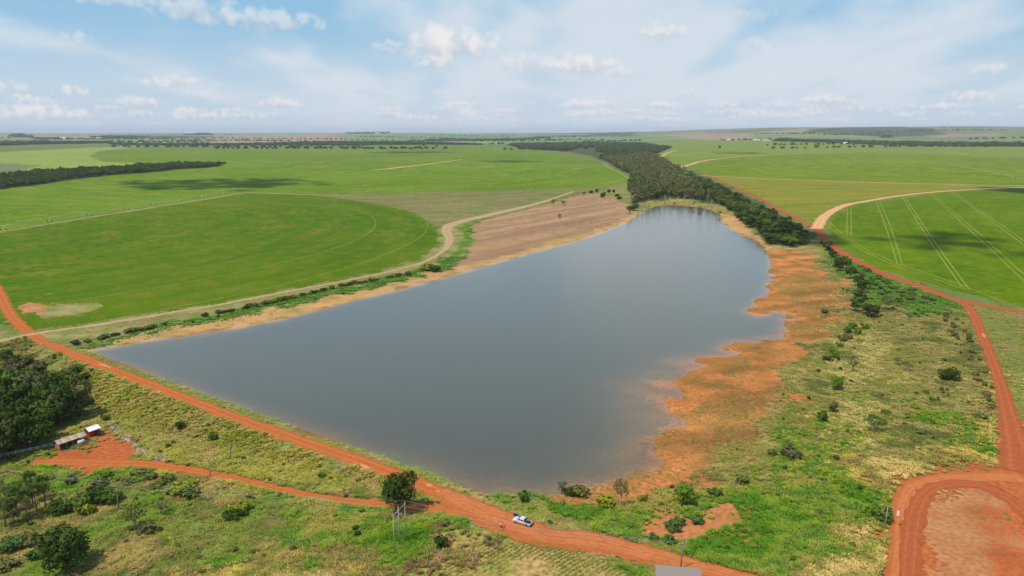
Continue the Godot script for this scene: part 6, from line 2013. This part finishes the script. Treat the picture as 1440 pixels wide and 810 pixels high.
	# roof at the bottom edge
	var yard := thing("grey_roofed_shed", Vector3(33.0, ground_at(33.0, -124.5), -124.5), -0.13, "shed with flat grey sheet roof at the bottom edge", "shed")
	for w in [[Vector3(0, 1.5, 3.9), Vector3(8.0, 3.6, 0.15)], [Vector3(0, 1.5, -3.9), Vector3(8.0, 3.6, 0.15)], [Vector3(-3.95, 1.5, 0), Vector3(0.15, 3.6, 7.6)], [Vector3(3.95, 1.5, 0), Vector3(0.15, 3.6, 7.6)]]:
		part("wall", boxes([w]), paint_of(srgb(186, 176, 160), 0.9), yard)
	var sheet := paint_of(srgb(132, 122, 116), 0.85)
	for k in 9:
		part("roof_sheet", boxes([[Vector3(-4.0 + k * 1.0, 3.42 + 0.012 * (k % 2), 0), Vector3(1.03, 0.05, 8.6), Basis(Vector3.RIGHT, 0.03)]]), sheet, yard)

func build_pivots() -> void:
	var zinc := paint_of(srgb(176, 182, 186), 0.5, 0.3)
	var rubber := paint_of(srgb(38, 36, 34), 0.9)
	var sets := [
		[[Vector2(-467.41, -594.13), Vector2(-465.44, -647.09), Vector2(-464.92, -712.93), Vector2(-451.63, -759.07), Vector2(-445.80, -822.74), Vector2(-438.45, -871.30), Vector2(-427.68, -916.27), Vector2(-419.62, -966.01), Vector2(-412.69, -1021.35)], "long irrigation boom on wheeled towers across the left crop circles", 1.0],
		[[Vector2(1138.65, -1870.16), Vector2(1099.11, -1761.25), Vector2(1055.92, -1649.04), Vector2(1020.93, -1550.15), Vector2(982.00, -1450.56), Vector2(950.41, -1362.86)], "irrigation boom standing in the far right crop circle", 1.2],
		[[Vector2(-669.02, -2294.82), Vector2(-720.71, -2482.08), Vector2(-780.99, -2700.55), Vector2(-849.04, -2957.85)], "distant irrigation boom seen end on in the left field", 1.3],
	]
	for s in sets:
		var pts: Array = s[0]
		var o := thing("irrigation_boom", on_ground(pts[0]), 0.0, s[1], "irrigation boom")
		var h: float = 4.2 * s[2]
		for i in pts.size():
			var p: Vector3 = on_ground(pts[i]) - o.position
			var d2: Vector2 = (pts[mini(i + 1, pts.size() - 1)] - pts[maxi(i - 1, 0)]).normalized()
			var across := Vector3(-d2.y, 0, d2.x)
			var w: float = 2.3 * s[2]
			var tower := part("tower", tube_mesh([[[p + across * w + Vector3.UP * 0.7, p + Vector3.UP * h], [0.12, 0.1], 5], [[p - across * w + Vector3.UP * 0.7, p + Vector3.UP * h], [0.12, 0.1], 5], [[p + across * w + Vector3.UP * 0.7, p - across * w + Vector3.UP * 0.7], [0.12, 0.12], 5]]), zinc, o)
			for q in [-1.0, 1.0]:
				part("wheel", wheel_mesh(0.6 * s[2], 0.35 * s[2], 14), rubber, tower, p + across * w * q + Vector3.UP * 0.72 * s[2], Vector3(0, atan2(-across.z, across.x), 0))
			if i < pts.size() - 1:
				var e: Vector3 = on_ground(pts[i + 1]) - o.position
				var a := p + Vector3.UP * h
				var b := e + Vector3.UP * h
				var line := []
				var rad := []
				var low := []
				for k in 9:
					var t := k / 8.0
					line.append(a.lerp(b, t) + Vector3.UP * 4.0 * t * (1.0 - t) * 1.2)
					low.append(a.lerp(b, t) + Vector3.DOWN * 4.0 * t * (1.0 - t) * 0.4)
					rad.append(0.12)
				var span := part("pipe_span", tube_mesh([[line, rad, 5]]), zinc, o)
				part("truss", tube_mesh([[low, [0.05, 0.05, 0.05, 0.05, 0.05, 0.05, 0.05, 0.05, 0.05], 4]]), zinc, span)

func build_far_buildings() -> void:
	var white := paint_of(srgb(232, 232, 230), 0.6)
	var rust := paint_of(srgb(168, 130, 110), 0.8)
	var where := ["left", "right"]
	var silos := [Vector2(-4284.90, -6904.17), Vector2(-4257.15, -6908.49)]
	for k in 2:
		var p := on_ground(silos[k])
		var o := thing("grain_silo", p, 0.0, "%s of the two white silos on the left horizon" % where[k], "silo")
		part("barrel", tube_mesh([[[Vector3(0, -2, 0), Vector3(0, 18, 0)], [11.0, 11.0], 18]]), white, o)
		part("cap", tube_mesh([[[Vector3(0, 18, 0), Vector3(0, 22.5, 0), Vector3(0, 24, 0)], [11.6, 4.0, 1.0], 18]]), white, o)
	var barns := [
		[Vector2(-4325.50, -7620.71), 60.0, 26.0, 9.0, "long white barn on the left plain, left of a plantation"], [Vector2(-4488.65, -7482.11), 34.0, 20.0, 9.0, "small white barn right of the silo plantation"],
		[Vector2(1727.02, -5746.70), 50.0, 24.0, 8.0, "white barn at the left end of the far right farmstead"], [Vector2(1761.54, -5712.71), 36.0, 20.0, 8.0, "second white barn from the left in the far right farmstead"],
		[Vector2(1819.73, -5402.77), 44.0, 22.0, 8.0, "third white barn of the far right farmstead"], [Vector2(1840.04, -5248.77), 50.0, 22.0, 7.0, "white barn at the right end of the far right farmstead"],
		[Vector2(1985.46, -4323.32), 20.0, 16.0, 8.0, "single small white house beyond the right crop circle"], [Vector2(-2569.82, -13909.80), 90.0, 40.0, 16.0, "white farm roof beside the tiny middle plantation"],
	]
	for b in barns:
		var o := thing("barn", on_ground(b[0]), 0.15, b[4], "barn")
		part("wall", boxes([[Vector3(0, b[3] * 0.3, 0), Vector3(b[1], b[3] * 0.8, b[2])]]), white, o)
		var x: float = b[1] * 0.52
		var z: float = b[2] * 0.56
		var y: float = b[3] * 0.7
		part("roof", loft([[Vector3(-x, y, -z), Vector3(-x, y + b[3] * 0.4, 0), Vector3(-x, y, z)], [Vector3(x, y, -z), Vector3(x, y + b[3] * 0.4, 0), Vector3(x, y, z)]]), white, o)
		part("door", boxes([[Vector3(0, b[3] * 0.25, b[2] * 0.5 + 0.1), Vector3(5.0, b[3] * 0.55, 0.2)]]), rust, o)
	# the pond that glints on the right plain
	var pond := pv([2684.1, -4447, 2799.6, -4572, 2873.2, -4583, 2833.7, -4498, 2704.1, -4380])
	var o := drape("far_pond", pond, 0.5, "pale pond glinting on the far right plain", paint_of(srgb(150, 160, 170), 0.08, 0.0, 0.6))
	o.name = "far_pond"

func build_rest() -> void:
	make_tree_kinds()
	grow_grass()
	sown_rows()
	plant_trees()
	gallery_forest()
	far_woods()
	shading_clouds()
	build_pickup()
	build_people()
	build_poles()
	build_sheds()
	build_pivots()
	build_far_buildings()

func _ready() -> void:
	var t0 := Time.get_ticks_msec()
	# camera
	var cam := Camera3D.new()
	cam.name = "camera"
	cam.position = Vector3(0, 92, 0)
	cam.rotation_degrees = Vector3(-12.41, 0, 0)
	cam.fov = 44.10
	cam.near = 1.0
	cam.far = 60000.0
	add_child(cam)
	cam.current = true
	# sky, exposure and air
	var env := Environment.new()
	var sky := Sky.new()
	var pan := PanoramaSkyMaterial.new()
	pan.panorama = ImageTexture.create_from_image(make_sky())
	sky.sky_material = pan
	env.background_mode = Environment.BG_SKY
	env.sky = sky
	env.sky_rotation = Vector3(0, PI, 0)
	env.tonemap_mode = Environment.TONE_MAPPER_LINEAR
	env.tonemap_exposure = 1.0
	env.fog_enabled = true
	env.fog_density = 0.00004
	env.fog_light_color = srgb(212, 222, 236)
	env.volumetric_fog_enabled = true
	env.volumetric_fog_density = 0.0
	env.sdfgi_enabled = true
	env.ssao_enabled = true
	env.ssil_enabled = true
	var we := WorldEnvironment.new()
	we.name = "air"
	we.environment = env
	add_child(we)
	# the sun stands high on the left, a little behind the viewer
	var sun := DirectionalLight3D.new()
	sun.name = "sun"
	var up := deg_to_rad(63.0)
	sun_towards = Vector3(0.795 * cos(up), -sin(up), -0.607 * cos(up)).normalized()
	sun.light_energy = 1.35
	sun.light_color = srgb(255, 246, 232)
	sun.light_angular_distance = 0.5
	sun.shadow_enabled = true
	add_child(sun)
	sun.basis = Basis.looking_at(sun_towards, Vector3.UP)
	print("sky ", Time.get_ticks_msec() - t0)
	# land
	rng.seed = 20
	lake = pv([-180.4, -291.9, -176.6, -297.0, -165.5, -305.6, -145.4, -318.1, -127.6, -333.0, -106.7, -356.5, -87.4, -386.7, -67.6, -412.2, -45.5, -445.6, -19.8, -487.3, 10.9, -537.1, 41.2, -582.4, 70.0, -631.3, 96.2, -683.6, 123.3, -745.0, 152.8, -825.5, 177.7, -889.3, 203.7, -906.8, 226.5, -889.3, 239.7, -856.2, 235.0, -803.8, 219.7, -745.0, 210.2, -678.5, 210.0, -631.3, 207.3, -586.2, 197.1, -540.4, 179.9, -487.3, 165.2, -445.6, 146.9, -404.6, 129.9, -373.4, 121.6, -359.4, 124.8, -353.5, 130.6, -356.5, 138.5, -360.9, 140.5, -353.5, 134.5, -335.6, 123.2, -313.5, 109.3, -308.9, 103.4, -304.5, 94.5, -300.2, 92.1, -287.9, 83.2, -284.0, 74.6, -278.3, 74.8, -267.6, 69.4, -261.7, 63.6, -256.9, 57.9, -249.1, 56.1, -234.9, 55.0, -221.5, 50.2, -210.5, 43.3, -193.1, 36.9, -184.1, 30.4, -177.8, 21.8, -172.3, 14.8, -168.9, 9.2, -167.4, 2.7, -167.4, -2.8, -169.2, -7.3, -167.0, -23.3, -178.6, -46.0, -194.1, -73.2, -213.8, -105.5, -236.9, -144.9, -265.1, -173.4, -285.9])
	dam = pv([-198.32, -295.07, -168.98, -273.49, -137.38, -250.74, -106.73, -228.62, -80.92, -210.40, -58.91, -195.66, -39.54, -182.69, -26.38, -173.15, -14.28, -163.04, -3.41, -154.57, 3.33, -150.48])
	for i in dam.size() - 1:
		dam_length += dam[i].distance_to(dam[i + 1])
	lake_box = Rect2(lake[0], Vector2.ZERO)
	for p in lake:
		lake_box = lake_box.expand(p)
	lake_box = lake_box.grow(95.0)
	wobble.seed = 4
	wobble.frequency = 0.035
	wobble.fractal_octaves = 3
	rolling.seed = 8
	rolling.frequency = 0.00022
	rolling.fractal_octaves = 3
	make_grid()
	print("grid ", gx.size(), "x", gz.size(), " ", Time.get_ticks_msec() - t0)
	noise_wide = noise_bytes(0.012, 21, 4)
	noise_mid = noise_bytes(0.02, 22, 5)
	noise_fine = noise_bytes(0.14, 23, 3)
	noise_streak = noise_bytes(0.05, 24, 4)
	declare_zones()
	ring_centre = {Z.crop_a: Vector2(-500, -630), Z.crop_b: Vector2(-420, -1560), Z.crop_r1: Vector2(1029, -385), Z.crop_r3: Vector2(1150, -1750)}
	lay_land()
	add_level(-256.0, -616.0, 256.0, -104.0, 2048, 2048)
	add_level(-900.0, -1700.0, 900.0, -70.0, 1536, 1536)
	add_level(-4200.0, -6200.0, 4200.0, 200.0, 1536, 1152)
	add_level(-27500.0, -27500.0, 27500.0, 3000.0, 768, 768)
	for l in levels:
		paint_level(l)
	print("paint ", Time.get_ticks_msec() - t0)
	build_ground()
	for s in sheets:
		drape(s[0], s[1], 0.04, s[2])
	print("sheets ", Time.get_ticks_msec() - t0)
	build_roads()
	build_water()
	print("water ", Time.get_ticks_msec() - t0)
	build_rest()
	print("done ", Time.get_ticks_msec() - t0)
